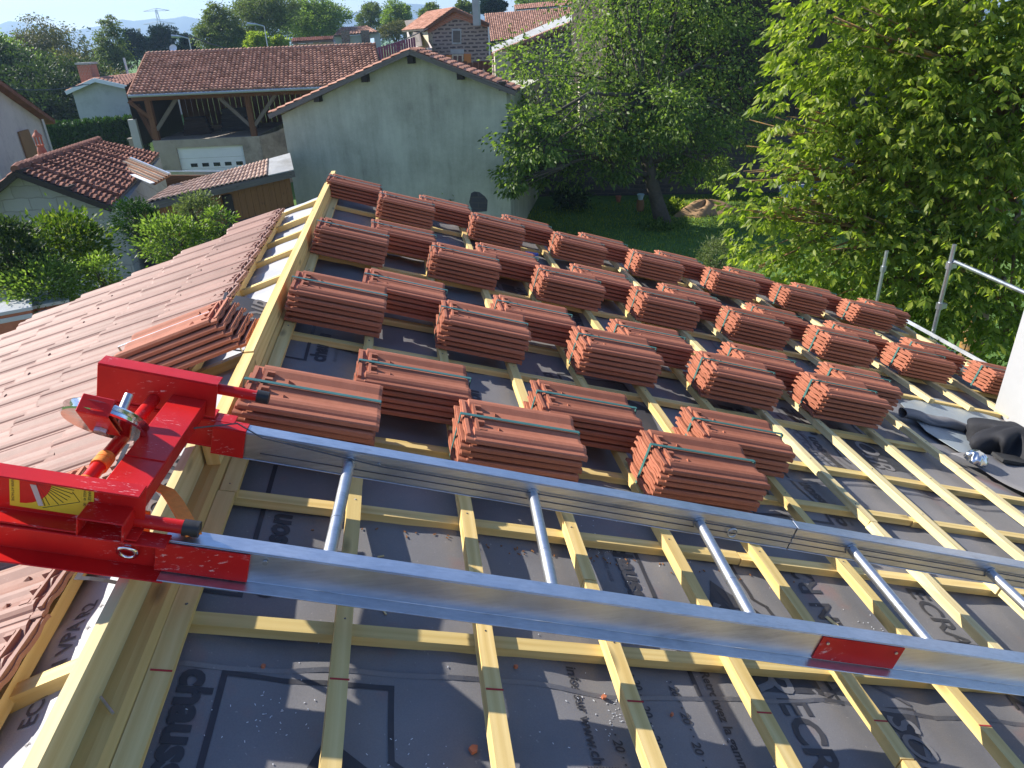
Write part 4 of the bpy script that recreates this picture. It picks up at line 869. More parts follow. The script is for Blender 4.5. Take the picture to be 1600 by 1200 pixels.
# earth pile, white sheets, pots
def mound(name, c, rx, ry, rz, m_, label, cat):
    P = []; nu, nv = 40, 14; rr = random.Random(9); ph = [rr.random()*6 for _ in range(6)]
    for j in range(nv+1):
        for i in range(nu):
            a = 6.283*i/nu; t = j/nv; k = 1+.15*math.sin(3*a+ph[0])+.08*math.sin(7*a+ph[1]); P.append((c.x+rx*t*k*math.cos(a), c.y+ry*t*k*math.sin(a), c.z+rz*(1-t*t)*(1+.25*math.sin(5*a+ph[2]+4*t))*(1 if j else 1)))
    mb = MB(); mb.add(P, [(j*nu+i, (j+1)*nu+i, (j+1)*nu+(i+1) % nu, j*nu+(i+1) % nu) for j in range(nv) for i in range(nu)]); tag(mb.obj(name, M[m_], loc=c, smooth=True), label, cat)
mound('earth_pile', G(1100, 332), 1.15, .7, .38, 'dirtpile', 'low heap of sandy brown earth on the lawn behind the fruit tree', 'earth heap')
c = G(1000, 330); t = empty('garden_barrel', c, 'small rusty brown barrel with a pale blue basin on top beside the tree trunk', 'barrel')
mb = MB(); mb.tube([c, c+V3((0, 0, .1)), c+V3((0, 0, .3)), c+V3((0, 0, .42))], [.12, .14, .14, .12], 14); mb.obj('barrel_body', M['brown_shutter'], t, auto=40)
mb = MB(); mb.tube([c+V3((0, 0, .42)), c+V3((.0, 0, .62)), c+V3((0, 0, .6))], [.08, .13, .14], 14); mb.obj('basin', M['bluewhite'], t, auto=40)
c = G(966, 316); mb = MB(); mb.tube([c, c+V3((0, 0, .2)), c+V3((0, 0, .24))], [.07, .11, .12], 12); tag(mb.obj('flower_pot', M['pottery'], loc=c), 'terracotta flower pot at the foot of the dark stone wall', 'flower pot')
def corr(a, b, up, n, amp, m_, name, label, cat, wave=.15):   # corrugated sheet from a to b, swept by up
    a, b, up = V3(a), V3(b), V3(up); mb = MB(); P = []; nr = (b-a).cross(up).normalized(); nr = nr if nr.z > 0 else -nr
    for i in range(n+1):
        q = a.lerp(b, i/n)+nr*amp*math.sin(i*math.pi/2); P += [q, q+up, q-nr*.01, q+up-nr*.01]
    F = [(4*i, 4*i+4, 4*i+5, 4*i+1) for i in range(n)]+[(4*i+2, 4*i+3, 4*i+7, 4*i+6) for i in range(n)]; mb.add(P, F)
    return tag(mb.obj(name, M[m_], loc=a, smooth=True), label, cat)
a = G(1225, 318, .75); b = G(1215, 288, .75); corr(a, b, G(1315, 318, .8)-a, 40, .03, 'film', 'corrugated_sheet', 'pale corrugated sheet roof glimpsed through the walnut leaves', 'shed roof')
mb = MB(); c = (a+G(1315, 300, .8))/2; mb.box((c.x+.3, c.y+.1, .35), V3((.9, 0, 0)), V3((0, .5, 0)), V3((0, 0, .33))); tag(mb.obj('log_store', M['greywood'], loc=(c.x, c.y, 0)), 'low timber store under the pale corrugated sheet', 'shed')
for i, (px, py, w_) in enumerate([(8, 500, .62), (72, 487, .55)]):
    c = at(px, py-4, 8.6+.5*i); t = empty('tile_pallet', (c.x, c.y, 0), ['red tile pallet wrapped in white film at the left edge', 'second wrapped tile pallet half hidden under the light green bush'][i], 'pallet', 'wrapped pallets of tiles below the roof')
    z1 = c.z+.10; a_ = R_(24); ex, ey = V3((math.cos(a_), math.sin(a_), 0)), V3((-math.sin(a_), math.cos(a_), 0))
    mb = MB()
    for k in range(6): mb.box((c.x, c.y, z1-.12-.24*k), ex*w_*.5, ey*.24, V3((0, 0, .115)))
    mb.obj('tiles', M['tile'], t); mb = MB(); mb.box((c.x, c.y, z1+.02), ex*(w_*.5+.02), ey*.25, V3((0, 0, .022))); mb.box(V3((c.x, c.y, z1-.07))-ey*.245, ex*(w_*.5+.0), ey*.003, V3((0, 0, .03))); o = mb.obj('film_cover', M['film'], t); bev(o, .012, 2)
    mb = MB(); mb.box((c.x, c.y, max(.08, z1-1.6)/1.0), ex*w_*.5, ey*.5, V3((0, 0, .06))); mb.box((c.x, c.y, max(.04, z1-1.6)/2), ex*w_*.4, ey*.4, V3((0, 0, max(.04, z1-1.7)/2))); mb.obj('pallet', M['greywood'], t)
# ------------------------------------------------------------------ buildings
def uvwall(mb, pts, flip=False):
    """planar wall polygon with metric UVs (u along the wall, v up)"""
    pts = [V3(p) for p in pts]; d = V3((pts[1].x-pts[0].x, pts[1].y-pts[0].y, 0)).normalized(); mb.add(pts, [tuple(range(len(pts)))], [[((p-pts[0]).dot(d), p.z) for p in pts]])
def thick(o, t): s = o.modifiers.new('s', 'SOLIDIFY'); s.thickness = t; s.offset = 1 if t > 0 else -1; return o
def tile_roof(e0, e1, r0, r1, rows, cols, m_, parent, name='roof', amp=.035, lift=.03, th=.10, roll=True, jit=.5, seg=4, deck='greywood'):
    """tiled slope: eave e0->e1, ridge r0->r1"""
    e0, e1, r0, r1 = V3(e0), V3(e1), V3(r0), V3(r1); nr = (e1-e0).cross(r0-e0).normalized(); nr = nr if nr.z > 0 else -nr
    mb = MB(); rr = random.Random(rows*cols)
    for j in range(rows):
        t0, t1 = j/rows, (j+1.12)/rows; t1 = min(t1, 1.0)
        for i in range(cols):
            P = []; dz = rr.uniform(0, lift*jit)
            for (t, l) in ((t0, lift), (t1, 0.004)):
                A_, B_ = e0.lerp(r0, t), e1.lerp(r1, t)
                for k in range(seg+1):
                    s_ = (i+k/seg)/cols; h = amp*math.sin(math.pi*k/seg)**.8 if roll else (amp if k == 0 or k == seg else 0); P.append(A_.lerp(B_, s_)+nr*(l+h+dz*(1 if t == t0 else .3)))
            base = [P[k]-nr*(lift*.9+dz) for k in range(seg+1)]; n = seg+1
            mb.add(P+base, [(k, k+1, n+k+1, n+k) for k in range(seg)]+[(2*n+k, 2*n+k+1, k+1, k) for k in range(seg)])
    o = mb.obj(name, m_, parent); 
    mb = MB(); mb.prism([e0-nr*.005, e1-nr*.005, r1-nr*.005, r0-nr*.005], -nr*th); mb.obj('roof_deck', M[deck], parent)
    return o
# --- patinated gable house
Rb = at(797, 300, 21.9); Rb.z = 0; Re = at(790, 132, 21.9); Lb = at(440, 180, 23.0)
def onplane(px, py, n, p0): d = ray(px, py); return CAM+d*((p0-CAM).dot(n)/d.dot(n))
wd = V3((Rb.x-Lb.x, Rb.y-Lb.y, 0)).normalized(); wnr = V3((wd.y, -wd.x, 0)); back = -wnr if wnr.y < 0 else wnr
PK = onplane(640, 80, wnr, Rb); gh = empty('gable_house', (Lb.x, Lb.y, 0), 'house with a broad blank grey green rendered gable right behind our roof', 'house')
L0_, R0_ = V3((Lb.x, Lb.y, 0)), V3((Rb.x, Rb.y, 0)); ze = Re.z; zl = Lb.z
mb = MB(); mb.prism([L0_, R0_, V3((R0_.x, R0_.y, ze)), V3((PK.x, PK.y, PK.z-.06)), V3((L0_.x, L0_.y, zl))], back*.4); mb.prism([L0_+back*.41, L0_+back*.9, V3((L0_.x, L0_.y, zl))+back*.9, V3((L0_.x, L0_.y, zl))+back*.41], wd*.4); mb.prism([R0_+back*.41, R0_+back*.9, V3((R0_.x, R0_.y, ze))+back*.9, V3((R0_.x, R0_.y, ze))+back*.41], -wd*.4)
mb.obj('wall', M['greenrender'], gh)
mb = MB(); q0w, q1w = L0_+wd*1.2+back*1.0, R0_+back*1.0; mb.prism([q0w, q1w, q1w+back*7.5, q0w+back*7.5], (0, 0, ze-.35)); mb.obj('added_shade_wing', M['greenrender'], gh)  # rear block added out of view to cast shade on the back lawn
ex0 = onplane(420, 178, wnr, Rb-back*.25); ex1 = onplane(806, 142, wnr, Rb-back*.25); pk = onplane(640, 77, wnr, Rb-back*.25)
for (e, nm) in ((ex0, 'a'), (ex1, 'b')):
    a0, a1 = (e, e+back*1.1) if nm == 'b' else (e+back*1.1, e); tile_roof(a0, a1, pk+(back*0 if nm == 'b' else back*1.1), pk+(back*1.1 if nm == 'b' else back*0), 16, 4, M['oldtile2'], gh, amp=.045, th=.08)
    mb = MB(); mb.beam(e-V3((0, 0, .07))-back*.03, pk-V3((0, 0, .07))-back*.03, (0, 0, 1), .05, .13); mb.obj('verge_board', M['greywood'], gh)
for px, py in ((497, 152), (571, 121), (643, 92), (720, 117), (785, 134)):
    c = onplane(px, py, wnr, Rb-back*.12); mb = MB(); mb.box(c, wd*.085, back*.16, V3((0, 0, .12))); mb.obj('purlin_end', M['darkwood'], gh)
mb = MB(); pts = [(736, 302), (741, 299), (749, 300), (758, 307), (762, 313), (761, 330), (738, 332), (733, 316)]; mb.prism([onplane(x, y, wnr, Rb-back*.004) for x, y in pts], -back*.001+V3((0, 0, 0))); 
for i, f in enumerate(mb.f): mb.uv[i] = [((V3(mb.v[k]).dot(wd)), mb.v[k][2]) for k in f]
mb.obj('exposed_stone', M['darkstone'], gh)
mb = MB(); a = onplane(791, 310, wnr, Rb-back*.05); mb.tube([V3((a.x, a.y, 0)), V3((a.x, a.y, 1.0))], .04, 8); mb.obj('downpipe', M['galv'], gh)
# small tiled roof behind its right corner
e0 = at(790, 152, 30); e1 = at(838, 158, 29); r0_ = at(785, 128, 33); r1_ = at(822, 130, 33); ah = empty('small_outbuilding', (e0.x, e0.y, 0), 'small outbuilding with a red tiled roof showing past the right corner of the rendered gable', 'outbuilding')
tile_roof(e0, e1, r0_, r1_, 8, 8, M['oldtile'], ah); mb = MB(); mb.prism([V3((e0.x, e0.y+.3, 0)), V3((e1.x, e1.y+.3, 0)), V3((e1.x, e1.y+.3, e1.z-.15)), V3((e0.x, e0.y+.3, e0.z-.15))], (0, 3, 0)); mb.obj('wall', M['darkwood'], ah)
# --- open barn with garage
E0, E1 = at(203, 157, 33), at(600, 124, 33.5); zE = (E0.z+E1.z)/2; E0.z = zE; E1.z = zE; bd = (E1-E0).normalized(); bk = V3((-bd.y, bd.x, 0))
RD0 = at(229, 86, 38); zr_ = RD0.z; RD1 = RD0+bd*((at(584, 64, 38)-RD0).dot(bd)); 
barn = empty('open_barn', (E0.x, E0.y, 0), 'long open fronted barn with timber posts above a white garage door', 'barn')
tile_roof(E0, E1, RD0, RD1, 17, 58, M['oldtile'], barn, amp=.05, lift=.075, th=.09)
tile_roof(RD0*2-E0+V3((0, 0, 2*(zE-zr_))) if False else V3((RD1.x, RD1.y, zr_)), V3((RD0.x, RD0.y, zr_)), V3((RD1.x, RD1.y, zr_))-bk*-4+V3((0, 0, -1.6)), V3((RD0.x, RD0.y, zr_))+bk*4+V3((0, 0, -1.6)), 10, 40, M['oldtile'], barn)
mb = MB(); n_ = 60
for i in range(n_): a = RD0.lerp(RD1, i/n_); b = RD0.lerp(RD1, (i+1.1)/n_); mb.tube([a+V3((0, 0, .02)), b+V3((0, 0, .05))], [.10, .12], 8)
mb.obj('ridge_tiles', M['oldtile'], barn)
mb = MB(); mb.tube([E0-bk*.05+V3((0, 0, -.03)), E1-bk*.05+V3((0, 0, -.03))], .06, 8); mb.obj('gutter', M['zinc'], barn)
mb = MB(); mb.beam(E0+V3((0, 0, -.02))-bd*.04, RD0+V3((0, 0, -.02))-bd*.04, (0, 0, 1), .06, .16); mb.obj('verge_tiles', M['oldtile2'], barn)
F0 = E0+bk*.9-bd*.62; zs = 2.25     # front post line, loft slab top
def bp(x, y, z): return V3((F0.x, F0.y, 0))+bd*x+bk*y+V3((0, 0, z))
def bx_(mb, x0, x1, y0, y1, z0, z1): mb.box(bp((x0+x1)/2, (y0+y1)/2, (z0+z1)/2), bd*(x1-x0)/2, bk*(y1-y0)/2, V3((0, 0, (z1-z0)/2)))
mb = MB(); bx_(mb, .3, 16, .0, .22, zE-.30, zE-.02); mb.obj('front_beam', M['oldwood'], barn)
for x in (.95, 5.3, 11.2):
    mb = MB(); bx_(mb, x-.12, x+.12, 0, .24, zs, zE-.3); p = mb.obj('post', M['oldwood'], barn)
    for s_ in (-1, 1):
        if x < 1 and s_ < 0: continue
        mb = MB(); mb.beam(bp(x+s_*.1, .12, zs+.45), bp(x+s_*1.25, .12, zE-.28), (0, 1, 0), .15, .15); mb.obj('brace', M['greywood'], p)
mb = MB(); mb.beam(bp(.1, .2, zE-.3), bp(.9, .2, zs+.9), (0, 1, 0), .16, .16); mb.beam(bp(.1, .9, zE-.5), bp(.55, .9, zs), (0, 1, 0), .2, .2); mb.obj('raking_post', M['oldwood'], barn)
mb = MB()
for i in range(58):
    x = .1+i*.285; 
    bx_(mb, x, x+.268, 6.2, 6.23, 1.8, zr_-.95+random.uniform(-.05, .05))
mb.obj('rear_boarding', M['oldwood'], barn)
for sx in (0, 1):
    mb = MB()
    for i in range(22):
        y = .4+i*.265
        if sx == 0: bx_(mb, -.02, .01, y, y+.262, 2.0, zE+.2+1.2*min(1, y/5))
        else: bx_(mb, 15.98, 16.01, y, y+.262, 0, zE+.2)
    mb.obj('side_boarding', M['darkwood'], barn)
gx0, gx1 = 1.75, 4.72
mb = MB(); bx_(mb, .78, gx0, -.05, .3, -.2, zs); bx_(mb, gx1, 5.55, -.05, .3, -.2, zs); bx_(mb, gx0+.001, gx1-.001, -.045, .3, zs-.36, zs-.003); bx_(mb, .78, 5.4, .3, 6.2, zs-.25, zs-.02); mb.obj('garage_wall', M['concrete'], barn)
mb = MB(); mb.prism([bp(5.56, -.05, -.2), bp(7.2, 1.7, -.2), bp(7.2, 1.7, zs+.55), bp(6.2, .6, zs+.1), bp(5.56, -.05, zs)], bk*.3); mb.prism([bp(7.21, 1.7, -.2), bp(7.4, 4.2, -.2), bp(7.4, 4.2, 1.2), bp(7.21, 1.7, zs+.55)], bd*.3); mb.obj('wing_wall', M['concrete'], barn)
mb = MB(); bx_(mb, gx0+.002, gx1-.002, .06, .10, -.1, zs-.364); gd = mb.obj('garage_door', M['whitepaint'], barn)
for i in range(5):
    x = gx0+.45+i*.515; z = 1.02; mb = MB(); bx_(mb, x, x+.30, .052, .058, z, z+.16); mb.obj('door_window', M['glassdark'], gd)
for z in (.45, .93, 1.4): mb = MB(); bx_(mb, gx0+.003, gx1-.003, .0585, .0595, z, z+.012); mb.obj('panel_joint', M['cement'], gd)
# things stored on the loft
for i, (x, y, w_, h_, m_, lb) in enumerate([(1.5, 2.2, 1.2, .75, 'darkwood', 'stack of old boards stored at the left end of the barn loft'), (3.2, 3.2, 1.6, 1.0, 'black', 'large dark covered machine parked in the middle of the barn loft'), (6.1, 2.6, .5, .35, 'greywood', 'small grey crate on the right end of the barn loft')]):
    c = bp(x+.6, y, zs); mb = MB(); 
    for k in range(5): mb.beam(c+bd*(-w_/2+.03*k)+V3((0, 0, h_*(k+.5)/5-.02)), c+bd*(w_/2-.05*k)+bk*.2+V3((0, 0, h_*(k+.5)/5-.02)), (0, 0, 1), 1.1-.1*k, h_/5.2, seg=3, jit=.03)
    tag(mb.obj('stored_goods', M[m_], loc=c), lb, 'stored goods')
c = bp(7.6, 1.2, 0); mb = MB(); mb.prism([c+V3((0, 0, .9)), c+bd*.5+V3((0, 0, .9)), c+bd*.42+V3((0, 0, 2.3)), c+bd*.1+V3((0, 0, 2.35))], bk*.06); tag(mb.obj('yellow_board', M['orange_shutter'], loc=c), 'leaning yellow orange board beside the wing wall of the barn', 'board')
mb = MB(); bx_(mb, 7.6, 16, 4.5, 4.6, 0, zE-.3); mb.obj('inner_wall', M['darkwood'], barn)
mb = MB(); mb.beam(bp(7.4, 3.0, 2.9), bp(10.2, 3.0, 1.2), (0, 1, 0), .2, .2); mb.obj('raking_post', M['greywood'], barn)
pb = bp(-.1, .5, 0); mb = MB(); mb.box((pb.x, pb.y, 1.55), V3((.16, .02, 0)), V3((-.02, .16, 0)), V3((0, 0, 1.6))); mb.obj('corner_pillar', M['paleRender'], barn)
# --- stone shed with ridged tile roof (left foreground)
sa = at(-60, 330, 16.5); sb = at(181, 319, 16.8); spk = at(33, 262, 16.6); 
sb.z = at(181, 319, 16.8).z; dS = V3((sb.x-sa.x, sb.y-sa.y, 0)).normalized(); kS = V3((-dS.y, dS.x, 0)); rr_ = at(155, 221, 24.5); er = at(249, 241, 24.5)
shed = empty('stone_shed', (sb.x, sb.y, 0), 'low shed with pale block gable and dark ridged tile roof at the left', 'shed')
apx = onplane(33, 264, kS, sb); lft = onplane(-60, 345, kS, sb)
mb = MB(); pts = [V3((lft.x, lft.y, 0)), V3((sb.x, sb.y, 0)), sb-V3((0, 0, .05)), apx-V3((0, 0, .05)), lft-V3((0, 0, .05))]; mb.prism(pts, kS*.35)
for i, f in enumerate(mb.f): mb.uv[i] = [((V3(mb.v[k]).dot(dS)), mb.v[k][2]) for k in f]
mb.obj('wall', M['blockwall'], shed)
mb = MB(); mb.prism([V3((sb.x, sb.y, 0))+kS*.36, V3((er.x, er.y, 0)), V3((er.x, er.y, er.z-.1)), sb+kS*.36-V3((0, 0, .1))], -dS*.3); mb.obj('side_wall', M['blockwall'], shed)
ov = -kS*.25
tile_roof(er, sb+ov, rr_, apx+ov, 17, 20, M['oldtile3'], shed, amp=.04, lift=.045, th=.08)
dn = V3((lft.x-apx.x, lft.y-apx.y, lft.z-apx.z)); tile_roof(lft+ov, rr_+dn, apx+ov, rr_, 8, 20, M['oldtile3'], shed)
mb = MB()
for i in range(26):
    a = (apx+ov).lerp(rr_, i/26); b = (apx+ov).lerp(rr_, (i+1.1)/26); mb.tube([a+V3((0, 0, .03)), b+V3((0, 0, .06))], [.09, .11], 8)
mb.obj('ridge_tiles', M['oldtile3'], shed)
for k in range(1, 9):     # strong ribs running down the slope
    t = k/9; a = (apx+ov).lerp(rr_, t); b = (sb+ov).lerp(er, t); mb = MB(); n_ = 14
    for i in range(n_): mb.tube([b.lerp(a, i/n_)+V3((0, 0, .08)), b.lerp(a, (i+1.1)/n_)+V3((0, 0, .05))], [.075, .06], 6)
    mb.obj('cover_tile_rib', M['oldtile3'], shed)
for e_, q in ((sb+ov, apx+ov), (lft+ov, apx+ov)): mb = MB(); mb.beam(e_-V3((0, 0, .06))+ov*.1, q-V3((0, 0, .06))+ov*.1, (0, 0, 1), .05, .13); mb.obj('verge_board', M['darkwood'], shed)
for px, py in ((35, 270), (107, 296)): c = onplane(px, py, kS, sb-kS*.1); mb = MB(); mb.box(c, dS*.09, kS*.15, V3((0, 0, .09))); mb.obj('purlin_end', M['darkwood'], shed)
# roof glazing strip with wood panel
g0, g1, g2, g3 = at(182, 276, 21.2), at(246, 304, 19.0), at(270, 290, 19.2), at(208, 263, 21.6); g = empty('roof_panel', g0, 'wooden slatted panel with a white metal edge set into the shed roof slope', 'roof panel')
up_ = V3((0, 0, .24)); mb = MB(); mb.prism([p+up_ for p in (g0, g1, g2, g3)], (0, 0, .04)); mb.obj('panel_base', M['bandsawn'], g)
for i in range(6): mb = MB(); mb.beam(g0.lerp(g3, (i+.5)/6)+up_*1.22, g1.lerp(g2, (i+.5)/6)+up_*1.22, (0, 0, 1), .05, .03); mb.obj('slat', M['greywood'] if i % 2 else M['oldwood'], g)
mb = MB(); mb.beam(g0+up_*1.25, g1+up_*1.25, (0, 0, 1), .2, .02); mb.obj('edge_trim', M['whitepaint'], g); mb = MB(); mb.beam(g3+up_*1.25, g2+up_*1.25, (0, 0, 1), .05, .04); mb.obj('edge_trim', M['galv'], g)
# --- long lean-to
A0, A1 = at(226, 318, 17.1), at(459, 266, 20.6); B0, B1 = at(268, 291, 19.2), at(453, 240, 22.6)
lt = empty('lean_to', (A1.x, A1.y, 0), 'long lean-to of varnished boards with a sun bleached tile roof joining the rendered gable', 'lean-to shed')
spl = .80; tile_roof(A0, A0.lerp(A1, spl), B0, B0.lerp(B1, spl), 5, 26, M['bleached'], lt, amp=.035, lift=.02, th=.06)
mb = MB(); mb.prism([A0.lerp(A1, spl+.004), A1, B1, B0.lerp(B1, spl+.004)], (0, 0, .02)); mb.obj('fibre_cement_sheet', M['cement'], lt)
mb = MB(); mb.beam(A0-V3((0, 0, .10)), A1-V3((0, 0, .10)), (0, 0, 1), .05, .16); mb.obj('fascia', M['greywood'], lt)
dl = V3((A1.x-A0.x, A1.y-A0.y, 0)).normalized(); kl = V3((-dl.y, dl.x, 0)); LL = (V3((A1.x, A1.y, 0))-V3((A0.x, A0.y, 0))).length
zw = A0.z-.2
def lw(x, y, z): return V3((A0.x, A0.y, z))+dl*x+kl*(y+.25)
nb = int(LL/.19)
mb = MB()
for i in range(nb):
    x = LL*i/nb; xm = LL*(i+1)/nb; zt = A0.lerp(A1, (i+.5)/nb).z-.16; zb = 1.75; mb.box(lw((x+xm)/2, 0, (zt+zb)/2), dl*((xm-x)/2-.004), kl*.012, V3((0, 0, (zt-zb)/2)))
mb.obj('boarding', M['bandsawn'], lt)
for x in (LL*.25, LL*.52): mb = MB(); mb.box(lw(x, -.05, 2.1), dl*.12, kl*.06, V3((0, 0, .38))); mb.obj('post', M['darkwood'], lt)
mb = MB(); mb.prism([lw(0, -.02, 0), lw(LL, -.02, 0), lw(LL, -.02, 1.8), lw(0, -.02, 1.7)], kl*.4)
for i, f in enumerate(mb.f): mb.uv[i] = [((V3(mb.v[k]).dot(dl)), mb.v[k][2]) for k in f]
mb.obj('base_wall', M['darkstone'], lt)
mb = MB(); mb.prism([lw(0, 1.6, 0), lw(LL, 1.6, 0), V3((B1.x, B1.y, B1.z-.1)), V3((B0.x, B0.y, B0.z-.1))], kl*.2); mb.obj('rear_wall', M['cement'], lt)
a, b = at(234, 270, 26), at(352, 270, 26); mb = MB(); mb.beam(a, b, (0, 0, 1), .12, .12); q0 = mb.obj('yard_gutter', M['galv'], loc=a); tag(q0, 'bright metal gutter pipe crossing in front of the white garage door', 'gutter')
a, b = at(248, 274, 26.5), at(352, 274, 26.5); mb = MB(); mb.prism([V3((a.x, a.y, 0)), V3((b.x, b.y, 0)), V3((b.x, b.y, b.z)), V3((a.x, a.y, a.z))], (0, .3, 0)); tag(mb.obj('yard_wall', M['oldwood'], loc=a), 'low brown yard wall under the metal gutter', 'wall')
# --- left house with chimney pot
la, lb_ = at(-60, 95, 24), at(64, 180, 28.5); lh = empty('rendered_house', (lb_.x, lb_.y, 0), 'pale pinkish rendered house with a brown shutter cut by the left edge', 'house')
dH = V3((lb_.x-la.x, lb_.y-la.y, 0)).normalized(); kH = V3((-dH.y, dH.x, 0))
mb = MB(); mb.prism([V3((la.x, la.y, 0)), V3((lb_.x, lb_.y, 0)), lb_-V3((0, 0, .1)), la-V3((0, 0, .1))], kH*3.3); mb.obj('wall', M['pinkrender'], lh)
e_ = lb_+dH*.35-V3((0, 0, .22)); tile_roof(e_-kH*.3, e_+kH*3.5, la+V3((0, 0, .02))-kH*.3, la+kH*3.5, 10, 12, M['oldtile3'], lh, th=.14, deck='oldtile3')
mb = MB(); w0_ = onplane(26, 205, kH, lb_-kH*.03); mb.prism([onplane(x, y, kH, lb_-kH*.02) for x, y in ((27, 206), (42, 202), (59, 242), (42, 250))], -kH*.05); mb.obj('shutter', M['brown_shutter'], lh)
mb = MB(); a = onplane(66, 186, kH, lb_-kH*.08); mb.tube([a, V3((a.x, a.y, 0))], .05, 8); mb.obj('downpipe', M['galv'], lh)
c = at(67, 241, 21.5); t = empty('brick_chimney', (c.x, c.y, c.z-.6), 'brick chimney with a lantern shaped terracotta pot on the shed by the left house', 'chimney'); mb = MB(); mb.box((c.x, c.y, c.z-.35), V3((.17, 0, 0)), V3((0, .17, 0)), V3((0, 0, .35))); mb.obj('stack', M['brick'], t)
mb = MB(); mb.tube([c, c+V3((0, 0, .1)), c+V3((0, 0, .22)), c+V3((0, 0, .26))], [.13, .12, .085, .12], 14)
for i in range(6): a = 6.283*i/6; mb.tube([c+V3((math.cos(a)*.09, math.sin(a)*.09, .26)), c+V3((math.cos(a)*.09, math.sin(a)*.09, .48))], .018, 6)
mb.tube([c+V3((0, 0, .48)), c+V3((0, 0, .52)), c+V3((0, 0, .60)), c+V3((0, 0, .66))], [.13, .12, .05, .03], 14); mb.obj('chimney_pot', M['pottery'], t)
# --- white gable house far left
wa, wb_ = at(112, 140, 44), at(222, 138, 44); wp = at(152, 122, 44); dW = V3((wb_.x-wa.x, wb_.y-wa.y, 0)).normalized(); kW = V3((-dW.y, dW.x, 0)); wh = empty('white_house', (wa.x, wa.y, 2), 'small grey white gable house with a brick chimney behind the clipped hedge', 'house')
mb = MB(); mb.prism([V3((wa.x, wa.y, 1.8)), V3((wb_.x, wb_.y, 1.8)), wb_, wp, wa], kW*7); mb.obj('wall', M['paleRender'], wh)
ov = -kW*.3; wl = wa+(wa-wp)*.12; wr = wb_+(wb_-wp)*.05
tile_roof(wr+kW*7.2, wr+ov, wp+kW*7.2, wp+ov, 12, 20, M['oldtile2'], wh, amp=.06); tile_roof(wl+ov, wl+kW*7.2, wp+ov, wp+kW*7.2, 9, 20, M['oldtile2'], wh, amp=.06)
for e_ in (wl, wr): mb = MB(); mb.beam(e_+ov*1.15-V3((0, 0, .08)), wp+ov*1.15-V3((0, 0, .08)), (0, 0, 1), .06, .2); mb.obj('verge_board', M['whitepaint'], wh)
c = at(141, 122, 45); mb = MB(); mb.box((c.x, c.y, c.z+.05), dW*.36, kW*.4, V3((0, 0, .65))); ch = mb.obj('chimney', M['brick'], wh); mb = MB(); mb.box((c.x, c.y, c.z+.78), dW*.42, kW*.45, V3((0, 0, .05))); mb.obj('chimney_cap', M['cement'], ch)
# hedge
h0, h1 = at(68, 196, 37), at(219, 183, 38); zt = h0.z; nl_ = 26000; t = empty('hedge', (h0.x, h0.y, 0), 'clipped dark green hedge in front of the white gable house', 'hedge')
s_ = rng.uniform(0, 1, (nl_, 1)); ht = rng.uniform(0, 1, (nl_, 1))**.8; dp = rng.uniform(-.45, .45, (nl_, 1)); a_, b_ = np.array(h0), np.array(h1); base_ = a_+(b_-a_)*s_; base_[:, 2:] = (a_[2]+(b_[2]-a_[2])*s_)-(1-ht)*2.6+.06*np.sin(s_*60); dpv = np.array([-(b_-a_)[1], (b_-a_)[0], 0])/np.linalg.norm((b_-a_)[:2]); pp_ = base_+dpv*dp
dd_ = rng.normal(size=(nl_, 3))*.5+np.array([0, 0, .7]); leaves_obj('foliage', pp_, dd_, rng.uniform(.12, .24, nl_), M['leaf_hedge'], t, org=(h0.x, h0.y, 0))
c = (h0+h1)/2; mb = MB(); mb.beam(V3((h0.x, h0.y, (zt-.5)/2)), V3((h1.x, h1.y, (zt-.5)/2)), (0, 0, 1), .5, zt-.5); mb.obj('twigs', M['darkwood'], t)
for px, py in ((208, 222), (214, 216)): c = at(px, py, 36); mb = MB(); mb.box((c.x, c.y, c.z-.5), V3((.15, 0, 0)), V3((0, .12, 0)), V3((0, 0, .62))); mb.box((c.x, c.y, c.z+.15), V3((.19, 0, 0)), V3((0, .16, 0)), V3((0, 0, .04))); tag(mb.obj('gate_pillar', M['concrete'], loc=c), 'nearer pale gate pillar at the end of the hedge' if px == 208 else 'farther slim gate pillar at the end of the hedge', 'pillar')
# --- stone house behind the gable
sl_, sr_ = at(668, 43, 52), at(762, 35, 51); sp_ = at(711, 12, 51.5); dT = V3((sr_.x-sl_.x, sr_.y-sl_.y, 0)).normalized(); kT = V3((-dT.y, dT.x, 0)); th_ = empty('stone_house', (sl_.x, sl_.y, 0), 'dark rubble stone gable house with orange shutters behind the rendered gable', 'house')
mb = MB(); mb.prism([V3((sl_.x, sl_.y, 0)), V3((sr_.x, sr_.y, 0)), sr_, sp_-V3((0, 0, .3)), sl_], kT*.4)
for i, f in enumerate(mb.f): mb.uv[i] = [((V3(mb.v[k]).dot(dT)), mb.v[k][2]) for k in f]
mb.obj('gable_wall', M['stonehouse'], th_)
sk = at(651, 41, 55); sk2 = V3((sk.x, sk.y, 0)); mb = MB(); mb.prism([V3((sl_.x, sl_.y, 0)), sk2, V3((sk.x, sk.y, sl_.z-.1)), sl_-V3((0, 0, .1))], dT*.3); mb.obj('side_wall', M['cream'], th_)
mb = MB(); mb.prism([sl_-kT*.02+V3((0, 0, .0)), sl_-kT*.02-V3((0, 0, .35)), sp_-kT*.02-V3((0, 0, .6)), sr_-kT*.02-V3((0, 0, .30)), sr_-kT*.02, sp_-kT*.02-V3((0, 0, .1))], -kT*.03); mb.obj('gable_brickwork', M['brick'], th_)
sdir = (sk-sl_); sdir.z = 0; sdir = sdir.normalized(); L_ = 7
